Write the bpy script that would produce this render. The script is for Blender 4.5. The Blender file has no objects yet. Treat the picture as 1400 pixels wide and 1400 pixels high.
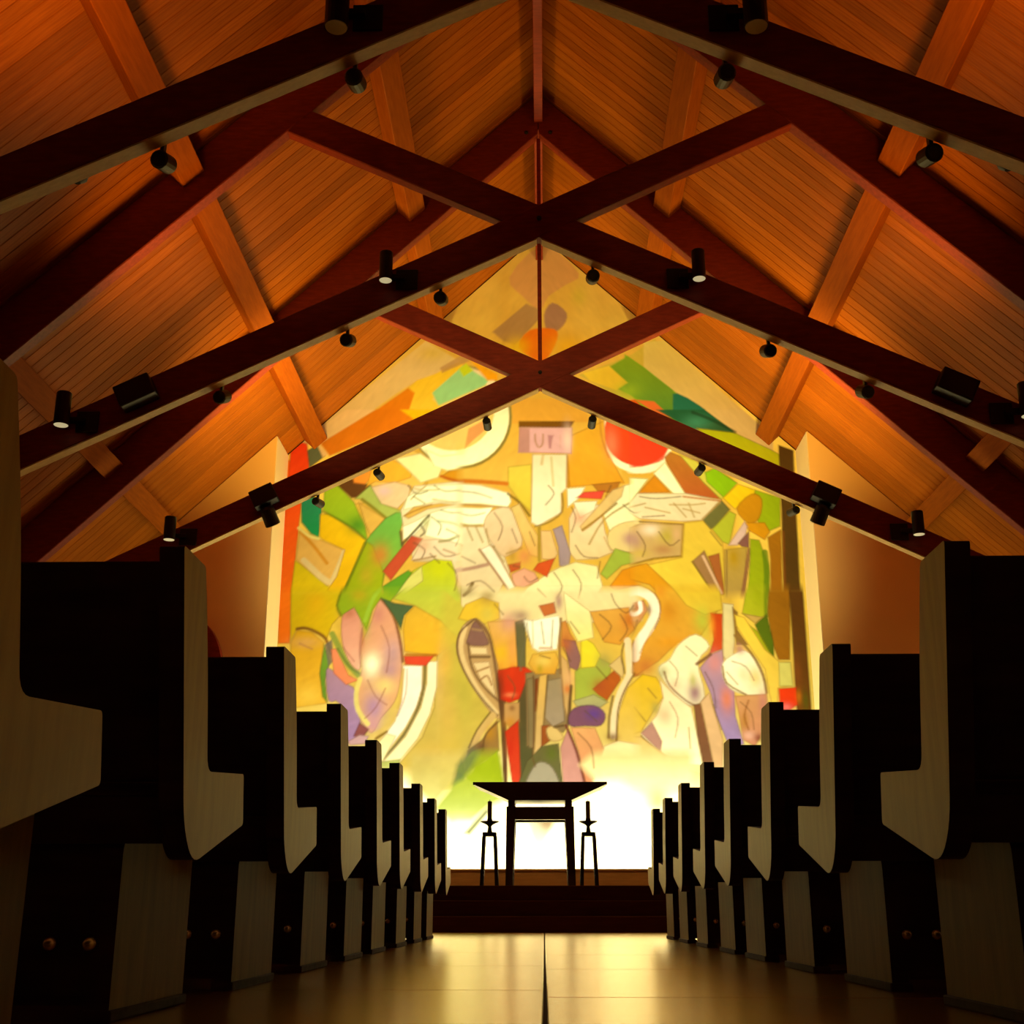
import bpy, bmesh, math, random
import numpy as np
from mathutils import Vector, Matrix
sc = bpy.context.scene
col = sc.collection
random.seed(7)

# ------------------------------------------------------------------ camera
EYE = 0.21
cam = bpy.data.cameras.new('camera'); camo = bpy.data.objects.new('camera', cam); col.objects.link(camo)
cam.sensor_width = 36.0; cam.sensor_fit = 'HORIZONTAL'; cam.lens = 36.0*1690/1400
cam.clip_start = 0.02; cam.clip_end = 100
camo.location = (0, 0, EYE)
camo.rotation_euler = (math.radians(90+17.812), 0, math.radians(1.42))
sc.camera = camo
# ------------------------------------------------------------------ world, exposure
w = bpy.data.worlds.new('world'); sc.world = w; w.use_nodes = True
w.node_tree.nodes['Background'].inputs[0].default_value = (1.0, .45, .15, 1)
w.node_tree.nodes['Background'].inputs[1].default_value = 0.0006
sc.view_settings.view_transform = 'Standard'; sc.view_settings.look = 'None'
sc.view_settings.exposure = 0.0; sc.view_settings.gamma = 1.0; sc.view_settings.use_curve_mapping = False

# ------------------------------------------------------------------ dimensions
RZ, RS = 9.33, 0.97            # underside of the roof: z = RZ - RS*|x|
WY, FY = 15.5, 14.8            # painted end wall, front faces of the side walls
HW = 6.35                      # half width of the nave
TR = (6.1, 9.16, 12.3)         # front faces of the three trusses
TT = 0.13
PW = 3.40                      # half width of the recess
def roof(x): return RZ-RS*abs(x)

# ------------------------------------------------------------------ materials
def mat(name, c, rough=.5, spec=.5, metal=0.):
    m = bpy.data.materials.new(name); m.use_nodes = True
    b = m.node_tree.nodes['Principled BSDF']
    b.inputs['Base Color'].default_value = (*c, 1); b.inputs['Roughness'].default_value = rough
    b.inputs['Specular IOR Level'].default_value = spec; b.inputs['Metallic'].default_value = metal
    return m
def wood(name, c1, c2, scale, rough=.45, spec=.4, knots=0., bump=.15, var=.25):
    m = mat(name, c1, rough, spec); nt = m.node_tree; N = nt.nodes; K = nt.links; b = N['Principled BSDF']
    tc = N.new('ShaderNodeTexCoord'); mp = N.new('ShaderNodeMapping'); mp.inputs['Scale'].default_value = scale
    K.new(tc.outputs['Object'], mp.inputs['Vector'])
    n = N.new('ShaderNodeTexNoise'); n.inputs['Scale'].default_value = 6; n.inputs['Detail'].default_value = 6; n.inputs['Roughness'].default_value = .6
    K.new(mp.outputs[0], n.inputs['Vector'])
    r = N.new('ShaderNodeValToRGB'); r.color_ramp.elements[0].position = .32; r.color_ramp.elements[1].position = .68
    r.color_ramp.elements[0].color = (*c2, 1); r.color_ramp.elements[1].color = (*c1, 1)
    K.new(n.outputs['Fac'], r.inputs[0]); out = r.outputs[0]
    if var:
        oi = N.new('ShaderNodeObjectInfo'); mr = N.new('ShaderNodeMapRange'); mr.inputs['To Min'].default_value = 1-var; mr.inputs['To Max'].default_value = 1.0
        K.new(oi.outputs['Random'], mr.inputs[0])
        mx = N.new('ShaderNodeMix'); mx.data_type = 'RGBA'; mx.blend_type = 'MULTIPLY'; mx.inputs[0].default_value = 1
        K.new(out, mx.inputs[6]); K.new(mr.outputs[0], mx.inputs[7]); out = mx.outputs[2]
    if knots:
        v = N.new('ShaderNodeTexVoronoi'); v.inputs['Scale'].default_value = 1.0
        mp2 = N.new('ShaderNodeMapping'); mp2.inputs['Scale'].default_value = (1.3, 4.0, 1.3); K.new(tc.outputs['Object'], mp2.inputs['Vector']); K.new(mp2.outputs[0], v.inputs['Vector'])
        r2 = N.new('ShaderNodeValToRGB'); r2.color_ramp.elements[0].position = .03; r2.color_ramp.elements[0].color = (.3, .2, .15, 1)
        r2.color_ramp.elements[1].position = .10; r2.color_ramp.elements[1].color = (1, 1, 1, 1); K.new(v.outputs['Distance'], r2.inputs[0])
        mx = N.new('ShaderNodeMix'); mx.data_type = 'RGBA'; mx.blend_type = 'MULTIPLY'; mx.inputs[0].default_value = knots
        K.new(out, mx.inputs[6]); K.new(r2.outputs[0], mx.inputs[7]); out = mx.outputs[2]
    K.new(out, b.inputs['Base Color'])
    if bump:
        bp = N.new('ShaderNodeBump'); bp.inputs['Strength'].default_value = bump; bp.inputs['Distance'].default_value = .004
        K.new(n.outputs['Fac'], bp.inputs['Height']); K.new(bp.outputs[0], b.inputs['Normal'])
    return m
M = {}
M['plank'] = wood('pine_plank', (.50, .142, .006), (.34, .086, .003), (.5, 9, .5), .5, .12, knots=.9, var=.30)
M['deck'] = mat('roof_deck', (.08, .03, .01), .8, .2)
M['purlin'] = wood('purlin_wood', (.40, .100, .005), (.30, .070, .0035), (6, .6, 6), .6, .06)
M['beam'] = wood('stained_beam', (.27, .032, .012), (.17, .018, .007), (1.2, 6, 6), .5, .3, var=.1)
M['soffit'] = wood('lit_beam_underside', (.78, .52, .20), (.66, .42, .16), (1.2, 6, 6), .5, .3, var=.1)  # light on the beam undersides put in as a pale colour
M['plaster'] = mat('cream_plaster', (.94, .64, .27), .85, .2)
M['reveal'] = mat('lit_plaster', (.95, .80, .50), .7, .3)  # same plaster, brightened: light on the reveals put in the colour
nt = M['plaster'].node_tree; n_ = nt.nodes.new('ShaderNodeTexNoise'); n_.inputs['Scale'].default_value = 30
bp = nt.nodes.new('ShaderNodeBump'); bp.inputs['Strength'].default_value = .08; nt.links.new(n_.outputs['Fac'], bp.inputs['Height']); nt.links.new(bp.outputs[0], nt.nodes['Principled BSDF'].inputs['Normal'])
M['oak'] = wood('light_oak', (.50, .36, .040), (.40, .28, .030), (5, 5, .7), .52, .15, var=.12)
M['oak'].node_tree.nodes['Principled BSDF'].inputs['Metallic'].default_value = .28
M['oak_base'] = wood('shaded_oak', (.27, .19, .016), (.20, .14, .011), (5, 5, .7), .6, .10, var=.12)  # same oak, darkened to carry the shade on the supports
M['oak_unlit'] = wood('unlit_oak', (.060, .030, .018), (.035, .016, .010), (.6, 5, 5), .7, .06, var=.1)  # pew oak darkened: unlit faces get their shade from the colour
M['platform'] = wood('platform_wood', (.10, .040, .018), (.07, .028, .012), (.6, 5, 5), .85, .1, var=.1)
M['ledge'] = wood('ledge_wood', (.75, .40, .14), (.62, .32, .10), (.6, 5, 5), .5, .3, var=0)
M['altar'] = wood('altar_wood', (.045, .018, .012), (.03, .010, .007), (5, 5, .8), .4, .4, var=0)
M['iron'] = mat('black_iron', (.02, .017, .015), .5, .4, .3)
M['black'] = mat('black_paint', (.012, .011, .012), .45, .4)
M['chrome'] = mat('chrome', (.75, .7, .68), .25, .5, 1.)
M['wax'] = mat('dark_wax', (.10, .07, .04), .5, .4)
M['lens'] = mat('frosted_lens', (.75, .68, .45), .4, .5)
M['lens_lit'] = mat('lit_lens', (.8, .7, .45), .4, .5)
M['lens_lit'].node_tree.nodes['Principled BSDF'].inputs['Emission Color'].default_value = (1, .85, .45, 1)
M['lens_lit'].node_tree.nodes['Principled BSDF'].inputs['Emission Strength'].default_value = .45
M['sprinkler'] = mat('brass_tip', (.8, .55, .3), .3, .5, .6)
# floor
M['floor'] = wood('floor_wood', (.80, .56, .17), (.64, .43, .12), (.5, 7, 5), .26, .6, bump=0, var=.12)
M['floor'].node_tree.nodes['Principled BSDF'].inputs['Metallic'].default_value = .8
nt = M['floor'].node_tree; b_ = nt.nodes['Principled BSDF']
tc = nt.nodes.new('ShaderNodeTexCoord'); mp = nt.nodes.new('ShaderNodeMapping'); mp.inputs['Scale'].default_value = (.5, 14, 1)
nz = nt.nodes.new('ShaderNodeTexNoise'); nz.inputs['Scale'].default_value = 3; nz.inputs['Detail'].default_value = 4
bp = nt.nodes.new('ShaderNodeBump'); bp.inputs['Strength'].default_value = .45; bp.inputs['Distance'].default_value = .004
nt.links.new(tc.outputs['Object'], mp.inputs[0]); nt.links.new(mp.outputs[0], nz.inputs['Vector']); nt.links.new(nz.outputs['Fac'], bp.inputs['Height']); nt.links.new(bp.outputs[0], b_.inputs['Normal'])
# mural paint
m = mat('mural_paint', (.8, .8, .8), .75, .15); at_ = m.node_tree.nodes.new('ShaderNodeVertexColor'); at_.layer_name = 'paint'
m.node_tree.links.new(at_.outputs['Color'], m.node_tree.nodes['Principled BSDF'].inputs['Base Color']); M['mural'] = m
def emis(name, c, s):
    m = mat(name, (0, 0, 0)); b = m.node_tree.nodes['Principled BSDF']; b.inputs['Emission Color'].default_value = (*c, 1); b.inputs['Emission Strength'].default_value = s; return m
M['led'] = emis('led_strip', (1, .85, .55), 6)

# ------------------------------------------------------------------ helpers
def link(name, bm, m, parent=None, loc=None, smooth=False):
    me = bpy.data.meshes.new(name); bmesh.ops.recalc_face_normals(bm, faces=bm.faces[:]); bm.to_mesh(me); bm.free()
    for mm in (m if isinstance(m, (list, tuple)) else [m]): me.materials.append(M[mm])
    if smooth:
        for p in me.polygons: p.use_smooth = True
    o = bpy.data.objects.new(name, me); col.objects.link(o)
    if parent: o.parent = parent
    if loc: o.location = loc
    return o
def empty(name, loc, label, cat, group=None, rot=None):
    o = bpy.data.objects.new(name, None); o.empty_display_size = .1; col.objects.link(o); o.location = loc
    if rot: o.rotation_euler = rot
    o['label'] = label; o['category'] = cat
    if group: o['group'] = group
    return o
def tag(o, label, cat, group=None):
    o['label'] = label; o['category'] = cat
    if group: o['group'] = group
    return o
def add_box(bm, x0, x1, y0, y1, z0, z1, mi=0):
    v = [bm.verts.new(p) for p in ((x0,y0,z0),(x1,y0,z0),(x1,y1,z0),(x0,y1,z0),(x0,y0,z1),(x1,y0,z1),(x1,y1,z1),(x0,y1,z1))]
    for f in ((0,3,2,1),(4,5,6,7),(0,1,5,4),(1,2,6,5),(2,3,7,6),(3,0,4,7)):
        bm.faces.new([v[i] for i in f]).material_index = mi
def bevel(bm, w, s=1):
    bmesh.ops.bevel(bm, geom=bm.edges[:], offset=w, segments=s, affect='EDGES', profile=.5)
def box(x0, x1, y0, y1, z0, z1, bw=0, s=1):
    bm = bmesh.new(); add_box(bm, x0, x1, y0, y1, z0, z1)
    if bw: bevel(bm, bw, s)
    return bm
def prism(bm, pts, axis, a, b, mi=0):
    """extrude the outline pts along axis ('x','y','z') from a to b"""
    def P(p, t):
        return {'x': (t, p[0], p[1]), 'y': (p[0], t, p[1]), 'z': (p[0], p[1], t)}[axis]
    A = [bm.verts.new(P(p, a)) for p in pts]; B = [bm.verts.new(P(p, b)) for p in pts]
    fs = [bm.faces.new(A), bm.faces.new(B[::-1])]
    for i in range(len(pts)): fs.append(bm.faces.new((A[i], B[i], B[(i+1) % len(pts)], A[(i+1) % len(pts)])))
    for f in fs: f.material_index = mi
    return fs
def lathe(bm, prof, n=20, mi=0, close=True):
    rings = []
    for r, z in prof: rings.append([bm.verts.new((r*math.cos(2*math.pi*i/n), r*math.sin(2*math.pi*i/n), z)) for i in range(n)])
    for a, b in zip(rings[:-1], rings[1:]):
        for i in range(n): bm.faces.new((a[i], a[(i+1) % n], b[(i+1) % n], b[i])).material_index = mi
    if close:
        bm.faces.new(rings[0][::-1]).material_index = mi; bm.faces.new(rings[-1]).material_index = mi
def round_poly(pts, rad, n=5):
    out = []; k = len(pts)
    for i in range(k):
        p0, p, p1 = Vector(pts[i-1]), Vector(pts[i]), Vector(pts[(i+1) % k]); r = rad[i]
        if r <= 0: out.append(tuple(p)); continue
        a = p+(p0-p).normalized()*r; b = p+(p1-p).normalized()*r
        for t in range(n+1):
            t /= n; out.append(tuple(a*(1-t)**2+p*2*t*(1-t)+b*t*t))
    return out
def struct(o): o['kind'] = 'structure'; return o

# ------------------------------------------------------------------ room shell
floor = struct(link('floor', box(-HW-.3, HW+.3, -1.6, WY+.2, -.25, -.02), 'deck'))
def pmesh(name, dx, dy, th, m, bw):
    bm = box(0, dx, 0, dy, -th, 0, bw); me = bpy.data.meshes.new(name); bmesh.ops.recalc_face_normals(bm, faces=bm.faces[:]); bm.to_mesh(me); bm.free(); me.materials.append(M[m]); return me
PD = 1.53
fm = pmesh('floor_panel', 1.585, PD-.006, .02, 'floor', .003)
fs = pmesh('floor_panel_narrow', 1.30, PD-.006, .02, 'floor', .003)
for xi, x0 in enumerate((-6.35+.035, -4.745, -3.15, -1.589, .005, 1.617, 3.212, 4.807)):
    y = -1.5 + (.335 if xi >= 4 else .0) - (.1 if xi % 2 else 0.1)
    y = (3.6 if xi < 4 else 3.32)-3*PD
    if xi in (0, 2, 5, 7): y -= .6
    while y < 12.3:
        o = bpy.data.objects.new('floor_panel', fm); col.objects.link(o); o.parent = floor; o.location = (x0, y, 0); y += PD
wl = struct(link('wall_left', box(-HW-.2, -HW, -1.6, FY, -.02, roof(HW)+.05), 'plaster'))
wr = struct(link('wall_right', box(HW, HW+.2, -1.6, FY, -.02, roof(HW)+.05), 'plaster'))
wb = struct(link('wall_rear', box(-HW-.2, HW+.2, -1.8, -1.6, -.02, RZ-.2), 'plaster'))
bm = bmesh.new()
for s in (-1, 1):
    prism(bm, [(s*PW, -.02), (s*(HW+.2), -.02), (s*(HW+.2), roof(HW+.2)-.01), (s*PW, roof(PW)-.01)], 'y', FY, WY+.2)
wf = struct(link('wall_front', bm, 'plaster'))
for n, s in enumerate((-1, 1)):
    xi = s*(PW-.012); bm = bmesh.new()
    prism(bm, [(s*(PW-.001), .0), (xi, .0), (xi, roof(PW)-.02), (s*(PW-.001), roof(PW)-.02)], 'y', FY-.002, WY+.01)
    struct(link('trim_%d' % (n+1), bm, 'reveal'))  # lining added to hold the brightened reveal colour
bm = bmesh.new(); prism(bm, [(-PW, -.02), (PW, -.02), (PW, roof(PW)-.01), (0, RZ-.01), (-PW, roof(PW)-.01)], 'y', WY+.015, WY+.2)
struct(link('wall_back', bm, 'plaster'))
# ceiling: dark deck with one plank beside another, running from ridge to eaves
bm = bmesh.new()
for s in (-1, 1):
    prism(bm, [(0, RZ+.03), (s*(HW+.25), roof(HW+.25)+.03), (s*(HW+.25), roof(HW+.25)+.15), (0, RZ+.15)], 'y', -1.8, WY+.3)
ceiling = struct(link('ceiling', bm, 'deck'))
SL = math.hypot(1, RS); L = (HW+.05)*SL; PP = .142
ang = math.atan(RS)
bm = bmesh.new(); prism(bm, [(.0015, -.014), (.006, -.020), (PP-.006, -.020), (PP-.0015, -.014), (PP-.0015, .022), (.0015, .022)], 'x', 0, L)
pm = bpy.data.meshes.new('plank'); bmesh.ops.recalc_face_normals(bm, faces=bm.faces[:]); bm.to_mesh(pm); bm.free(); pm.materials.append(M['plank'])
npl = int((WY+1.6)/PP)+1
for s in (-1, 1):
    for k in range(npl):
        y = WY+.02-(k+1)*PP
        o = bpy.data.objects.new('plank', pm); col.objects.link(o); o.parent = ceiling
        # local x runs down the slope
        if s > 0: R = Matrix(((1/SL, 0, RS/SL), (0, 1, 0), (-RS/SL, 0, 1/SL)))
        else: R = Matrix(((-1/SL, 0, -RS/SL), (0, 1, 0), (-RS/SL, 0, 1/SL)))
        T = R.to_4x4(); T.translation = Vector((0, y, RZ+.022*SL+.002))
        o.matrix_world = T
# purlins: beams along the nave, carried between the trusses
def slope_beam(x0, x1, d, y0, y1):
    pts = [(x0, roof(x0)-.012), (x1, roof(x1)-.012), (x1-d*RS/SL*(1 if x1 > 0 else -1), roof(x1)-d/SL), (x0-d*RS/SL*(1 if x0 > 0 else -1), roof(x0)-d/SL)]
    bm = bmesh.new(); prism(bm, pts, 'y', y0, y1); bevel(bm, .008); return bm
segs = [(-1.55, TR[0]-.002), (TR[0]+TT+.002, TR[1]-.002), (TR[1]+TT+.002, TR[2]-.002), (TR[2]+TT+.002, WY-.005)]
for s in (-1, 1):
    for xc in (1.52, 3.10, 4.68, 6.1):
        for (a, b) in segs:
            hw = .085
            link('purlin', slope_beam(s*(xc-hw), s*(xc+hw), .21, a, min(b, FY-.005 if xc > 3.3 else b)), 'purlin', ceiling)
for (a, b) in segs:
    bm = box(-.05, .05, a, b, RZ-.42, RZ-.02, .006); link('ridge_beam', bm, 'beam', ceiling)

# ------------------------------------------------------------------ trusses
def truss(y, label):
    t = empty('roof_truss', (0, y, 0), label, 'truss', 'scissor trusses under the roof')
    RB = 8.75
    for s in (-1, 1):
        xe = s*(HW-.02)
        bm = bmesh.new(); prism(bm, [(0.003*s, RB+.02), (xe, RB-RS*abs(xe)), (xe, roof(xe)-.012), (0.003*s, RZ-.012)], 'y', 0, TT); bevel(bm, .008)
        link('rafter', bm, 'beam', t)
        # scissor beam: low end at side s, upper end meets the far rafter
        f = lambda x: 5.58+.49*(-s*x)+(0)
        off = .004 if s > 0 else 0
        x_lo = s*(HW-.02); x_hi = -s*2.20
        def zb(x): return 5.58-.49*x*s
        xh2 = -s*2.02
        pts = [(x_lo, zb(x_lo)), (x_hi, zb(x_hi)), (xh2, zb(xh2)+.31), (x_lo, zb(x_lo)+.31)]
        bm = bmesh.new(); prism(bm, pts, 'y', .006+off, TT-.01+off); bevel(bm, .008)
        # underside strip, pale to stand in for light from below
        o = link('scissor_beam', bm, 'beam', t)
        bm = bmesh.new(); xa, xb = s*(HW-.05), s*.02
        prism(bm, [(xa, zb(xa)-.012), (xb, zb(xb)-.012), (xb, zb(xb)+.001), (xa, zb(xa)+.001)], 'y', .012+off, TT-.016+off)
        o2 = link('lit_underside', bm, 'soffit', t); o2['label'] = 'underside of the scissor beam, coloured pale as if lit'
    if y > 12: link('king_post', box(-.022, .022, .04, .085, 5.90, RZ-.60, .003), 'beam', t)
    for bx, bz in ((-.14, 8.78), (.14, 8.78), (0, 5.75)):
        bm = bmesh.new(); lathe(bm, [(.022, 0), (.022, .012), (.014, .02)], 10)
        o = link('bolt', bm, 'iron', t, (bx, -.001, bz)); o.rotation_euler = (math.radians(90), 0, 0)
    return t
truss(TR[0], 'dark timber scissor truss nearest the viewer, crossing the top of the photo')
truss(TR[1], 'middle dark timber scissor truss, its beams crossing just above the mural peak')
truss(TR[2], 'farthest timber scissor truss, crossing right in front of the mural')

# ------------------------------------------------------------------ mural
# strokes of the painting on the wall, in millimetres: kind (0 shape, 1 line, 2 blot), region, points, ...
WINDOWS = [[None, -1009, 4001, None], [-1160, 1332, 3982, None], [1106, None, 3982, None], [None, -952, 1762, 4215], [-1350, 1332, 1515, 4215], [1106, None, 1762, 4215], [None, None, None, 2137], None]
STROKES = [
    [0, 7, [-4084, 9724, -2670, 9703, -2626, 8578, -4012, 8597], [220, 249, 249], [232, 249, 249], 1, 7],
    [0, 7, [-2923, 9706, -1514, 9685, -1492, 8563, -2873, 8581], [241, 242, 185], [249, 249, 181], 1, 7],
    [0, 7, [-1766, 9689, -363, 9668, -363, 8548, -1739, 8566], [246, 228, 146], [249, 236, 142], 1, 7],
    [0, 7, [-614, 9672, 783, 9650, 761, 8533, -609, 8551], [249, 226, 137], [249, 233, 134], 1, 7],
    [0, 7, [534, 9654, 1927, 9633, 1882, 8518, 516, 8536], [247, 230, 150], [249, 238, 145], 1, 7],
    [0, 7, [1678, 9637, 3066, 9616, 2999, 8503, 1638, 8521], [240, 244, 193], [249, 249, 187], 1, 7],
    [0, 7, [2817, 9620, 4200, 9599, 4112, 8488, 2756, 8506], [220, 249, 249], [236, 249, 249], 1, 7],
    [0, 7, [-4023, 8781, -2633, 8762, -2590, 7674, -3954, 7690], [237, 249, 248], [249, 249, 210], 1, 7],
    [0, 7, [-2881, 8766, -1496, 8747, -1475, 7661, -2834, 7677], [249, 249, 177], [249, 242, 149], 1, 7],
    [0, 7, [-1744, 8750, -363, 8732, -364, 7648, -1718, 7664], [249, 234, 140], [243, 222, 122], 1, 7],
    [0, 7, [-610, 8735, 765, 8716, 743, 7634, -606, 7650], [249, 230, 132], [240, 216, 115], 1, 7],
    [0, 7, [519, 8720, 1889, 8701, 1846, 7621, 501, 7637], [249, 236, 143], [243, 223, 123], 1, 7],
    [0, 7, [1644, 8704, 3010, 8686, 2945, 7608, 1606, 7624], [249, 249, 182], [248, 241, 150], 1, 7],
    [0, 7, [2766, 8689, 4126, 8670, 4041, 7595, 2706, 7611], [240, 249, 245], [249, 249, 203], 1, 7],
    [0, 7, [-3965, 7869, -2597, 7852, -2555, 6798, -3897, 6812], [249, 249, 196], [249, 249, 157], 1, 7],
    [0, 7, [-2841, 7855, -1478, 7839, -1458, 6787, -2795, 6801], [244, 233, 140], [231, 210, 113], 1, 7],
    [0, 7, [-1722, 7842, -363, 7825, -364, 6775, -1697, 6789], [237, 215, 117], [222, 194, 97], 1, 7],
    [0, 7, [-606, 7828, 746, 7812, 725, 6764, -602, 6778], [234, 209, 110], [214, 184, 89], 1, 7],
    [0, 7, [504, 7815, 1853, 7798, 1811, 6752, 488, 6766], [237, 215, 117], [221, 194, 97], 1, 7],
    [0, 7, [1612, 7801, 2956, 7785, 2894, 6741, 1575, 6755], [242, 232, 141], [230, 210, 113], 1, 7],
    [0, 7, [2716, 7788, 4055, 7772, 3972, 6730, 2658, 6744], [249, 249, 193], [249, 248, 155], 1, 7],
    [0, 7, [-3908, 6986, -2562, 6971, -2522, 5950, -3843, 5962], [249, 241, 147], [234, 220, 123], 1, 7],
    [0, 7, [-2803, 6974, -1461, 6959, -1441, 5940, -2758, 5952], [225, 202, 106], [202, 179, 89], 1, 7],
    [0, 7, [-1701, 6962, -364, 6948, -364, 5930, -1676, 5942], [214, 186, 91], [186, 160, 75], 1, 7],
    [0, 7, [-603, 6950, 729, 6936, 708, 5920, -599, 5932], [207, 177, 84], [184, 157, 72], 1, 7],
    [0, 7, [490, 6938, 1818, 6924, 1777, 5910, 474, 5922], [214, 186, 91], [186, 160, 75], 1, 7],
    [0, 7, [1581, 6927, 2904, 6912, 2843, 5901, 1544, 5912], [224, 202, 106], [203, 180, 90], 1, 7],
    [0, 7, [2667, 6915, 3986, 6901, 3905, 5891, 2611, 5903], [249, 241, 147], [236, 222, 125], 1, 7],
    [0, 7, [-3854, 6130, -2528, 6117, -2489, 5127, -3790, 5137], [230, 213, 117], [224, 207, 107], 1, 7],
    [0, 7, [-2765, 6119, -1444, 6107, -1425, 5119, -2722, 5129], [197, 173, 85], [188, 167, 80], 1, 7],
    [0, 7, [-1680, 6109, -364, 6097, -364, 5110, -1657, 5120], [182, 156, 72], [175, 152, 70], 1, 7],
    [0, 7, [-599, 6099, 711, 6087, 691, 5102, -596, 5112], [181, 153, 70], [171, 148, 68], 1, 7],
    [0, 7, [477, 6089, 1784, 6077, 1745, 5094, 461, 5104], [182, 156, 72], [176, 153, 71], 1, 7],
    [0, 7, [1550, 6079, 2853, 6067, 2794, 5085, 1515, 5095], [198, 175, 86], [190, 169, 81], 1, 7],
    [0, 7, [2620, 6069, 3919, 6057, 3841, 5077, 2566, 5087], [231, 214, 118], [227, 210, 109], 1, 7],
    [0, 7, [-3800, 5300, -2495, 5289, -2457, 4329, -3739, 4337], [221, 203, 103], [216, 199, 98], 1, 7],
    [0, 7, [-2729, 5291, -1428, 5281, -1409, 4322, -2686, 4330], [187, 165, 78], [184, 163, 76], 1, 7],
    [0, 7, [-1661, 5283, -364, 5272, -365, 4315, -1638, 4323], [175, 151, 70], [171, 151, 69], 1, 7],
    [0, 7, [-596, 5274, 695, 5264, 675, 4308, -592, 4317], [171, 147, 67], [169, 148, 68], 1, 7],
    [0, 7, [464, 5265, 1751, 5255, 1713, 4301, 448, 4310], [175, 152, 70], [172, 151, 69], 1, 7],
    [0, 7, [1521, 5257, 2804, 5247, 2747, 4295, 1487, 4303], [189, 167, 79], [185, 165, 77], 1, 7],
    [0, 7, [2575, 5248, 3853, 5238, 3778, 4288, 2522, 4296], [223, 205, 104], [219, 201, 99], 1, 7],
    [0, 7, [-3749, 4495, -2464, 4486, -2427, 3554, -3689, 3561], [214, 196, 95], [208, 192, 93], 1, 7],
    [0, 7, [-2693, 4488, -1412, 4479, -1394, 3549, -2652, 3556], [183, 162, 75], [175, 157, 73], 1, 7],
    [0, 7, [-1641, 4481, -365, 4472, -365, 3543, -1619, 3550], [171, 150, 69], [168, 150, 68], 1, 7],
    [0, 7, [-593, 4474, 679, 4465, 660, 3538, -589, 3545], [169, 148, 68], [168, 149, 68], 1, 7],
    [0, 7, [451, 4467, 1719, 4458, 1682, 3532, 436, 3539], [172, 151, 69], [168, 150, 68], 1, 7],
    [0, 7, [1492, 4460, 2756, 4451, 2701, 3527, 1459, 3534], [184, 163, 76], [176, 158, 73], 1, 7],
    [0, 7, [2530, 4452, 3790, 4444, 3717, 3522, 2479, 3528], [216, 198, 97], [210, 194, 94], 1, 7],
    [0, 7, [-3699, 3714, -2433, 3707, -2397, 2802, -3641, 2808], [205, 189, 91], [201, 190, 109], 1, 7],
    [0, 7, [-2659, 3709, -1397, 3702, -1379, 2798, -2619, 2803], [174, 156, 72], [175, 161, 89], 1, 7],
    [0, 7, [-1623, 3703, -365, 3696, -365, 2794, -1601, 2799], [168, 149, 68], [169, 155, 84], 1, 7],
    [0, 7, [-590, 3697, 663, 3690, 645, 2790, -586, 2795], [168, 149, 68], [168, 154, 84], 1, 7],
    [0, 7, [439, 3691, 1688, 3684, 1652, 2786, 424, 2791], [168, 149, 68], [169, 155, 84], 1, 7],
    [0, 7, [1465, 3686, 2710, 3679, 2657, 2782, 1433, 2787], [175, 157, 72], [176, 162, 89], 1, 7],
    [0, 7, [2488, 3680, 3729, 3673, 3658, 2777, 2438, 2782], [207, 190, 92], [202, 191, 110], 1, 7],
    [0, 7, [-3650, 2956, -2403, 2951, -2368, 2072, -3594, 2076], [198, 186, 106], [196, 191, 138], 1, 7],
    [0, 7, [-2626, 2952, -1382, 2947, -1365, 2069, -2587, 2073], [175, 161, 88], [172, 164, 112], 1, 7],
    [0, 7, [-1605, 2948, -365, 2942, -366, 2066, -1584, 2070], [169, 154, 84], [165, 156, 106], 1, 7],
    [0, 7, [-587, 2943, 648, 2938, 630, 2063, -583, 2067], [168, 154, 83], [164, 155, 105], 1, 7],
    [0, 7, [427, 2939, 1658, 2933, 1623, 2060, 413, 2064], [169, 154, 84], [165, 156, 106], 1, 7],
    [0, 7, [1438, 2934, 2665, 2929, 2613, 2057, 1407, 2061], [175, 161, 88], [173, 164, 112], 1, 7],
    [0, 7, [2446, 2930, 3669, 2925, 3600, 2054, 2398, 2058], [199, 187, 107], [197, 192, 139], 1, 7],
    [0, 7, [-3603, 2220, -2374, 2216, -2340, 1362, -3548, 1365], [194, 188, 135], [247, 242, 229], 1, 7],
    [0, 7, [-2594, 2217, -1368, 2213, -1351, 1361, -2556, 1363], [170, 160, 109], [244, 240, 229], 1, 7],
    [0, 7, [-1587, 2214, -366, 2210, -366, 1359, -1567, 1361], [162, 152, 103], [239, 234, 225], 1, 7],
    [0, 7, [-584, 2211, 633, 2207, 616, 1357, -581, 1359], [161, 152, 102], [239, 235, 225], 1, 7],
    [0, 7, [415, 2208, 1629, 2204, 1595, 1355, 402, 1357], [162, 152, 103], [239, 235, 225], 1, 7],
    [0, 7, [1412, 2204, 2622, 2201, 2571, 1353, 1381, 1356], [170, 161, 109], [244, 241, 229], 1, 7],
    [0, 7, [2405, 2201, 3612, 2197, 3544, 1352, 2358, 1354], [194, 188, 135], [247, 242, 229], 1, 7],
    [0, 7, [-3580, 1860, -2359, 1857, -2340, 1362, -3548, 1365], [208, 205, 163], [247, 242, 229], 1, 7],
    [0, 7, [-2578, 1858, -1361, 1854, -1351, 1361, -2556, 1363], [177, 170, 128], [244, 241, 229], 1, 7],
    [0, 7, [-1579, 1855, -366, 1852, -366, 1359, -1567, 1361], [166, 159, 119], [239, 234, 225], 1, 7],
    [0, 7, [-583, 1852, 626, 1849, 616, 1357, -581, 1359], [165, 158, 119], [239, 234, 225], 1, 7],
    [0, 7, [409, 1850, 1615, 1847, 1595, 1355, 402, 1357], [166, 158, 119], [239, 234, 225], 1, 7],
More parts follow.
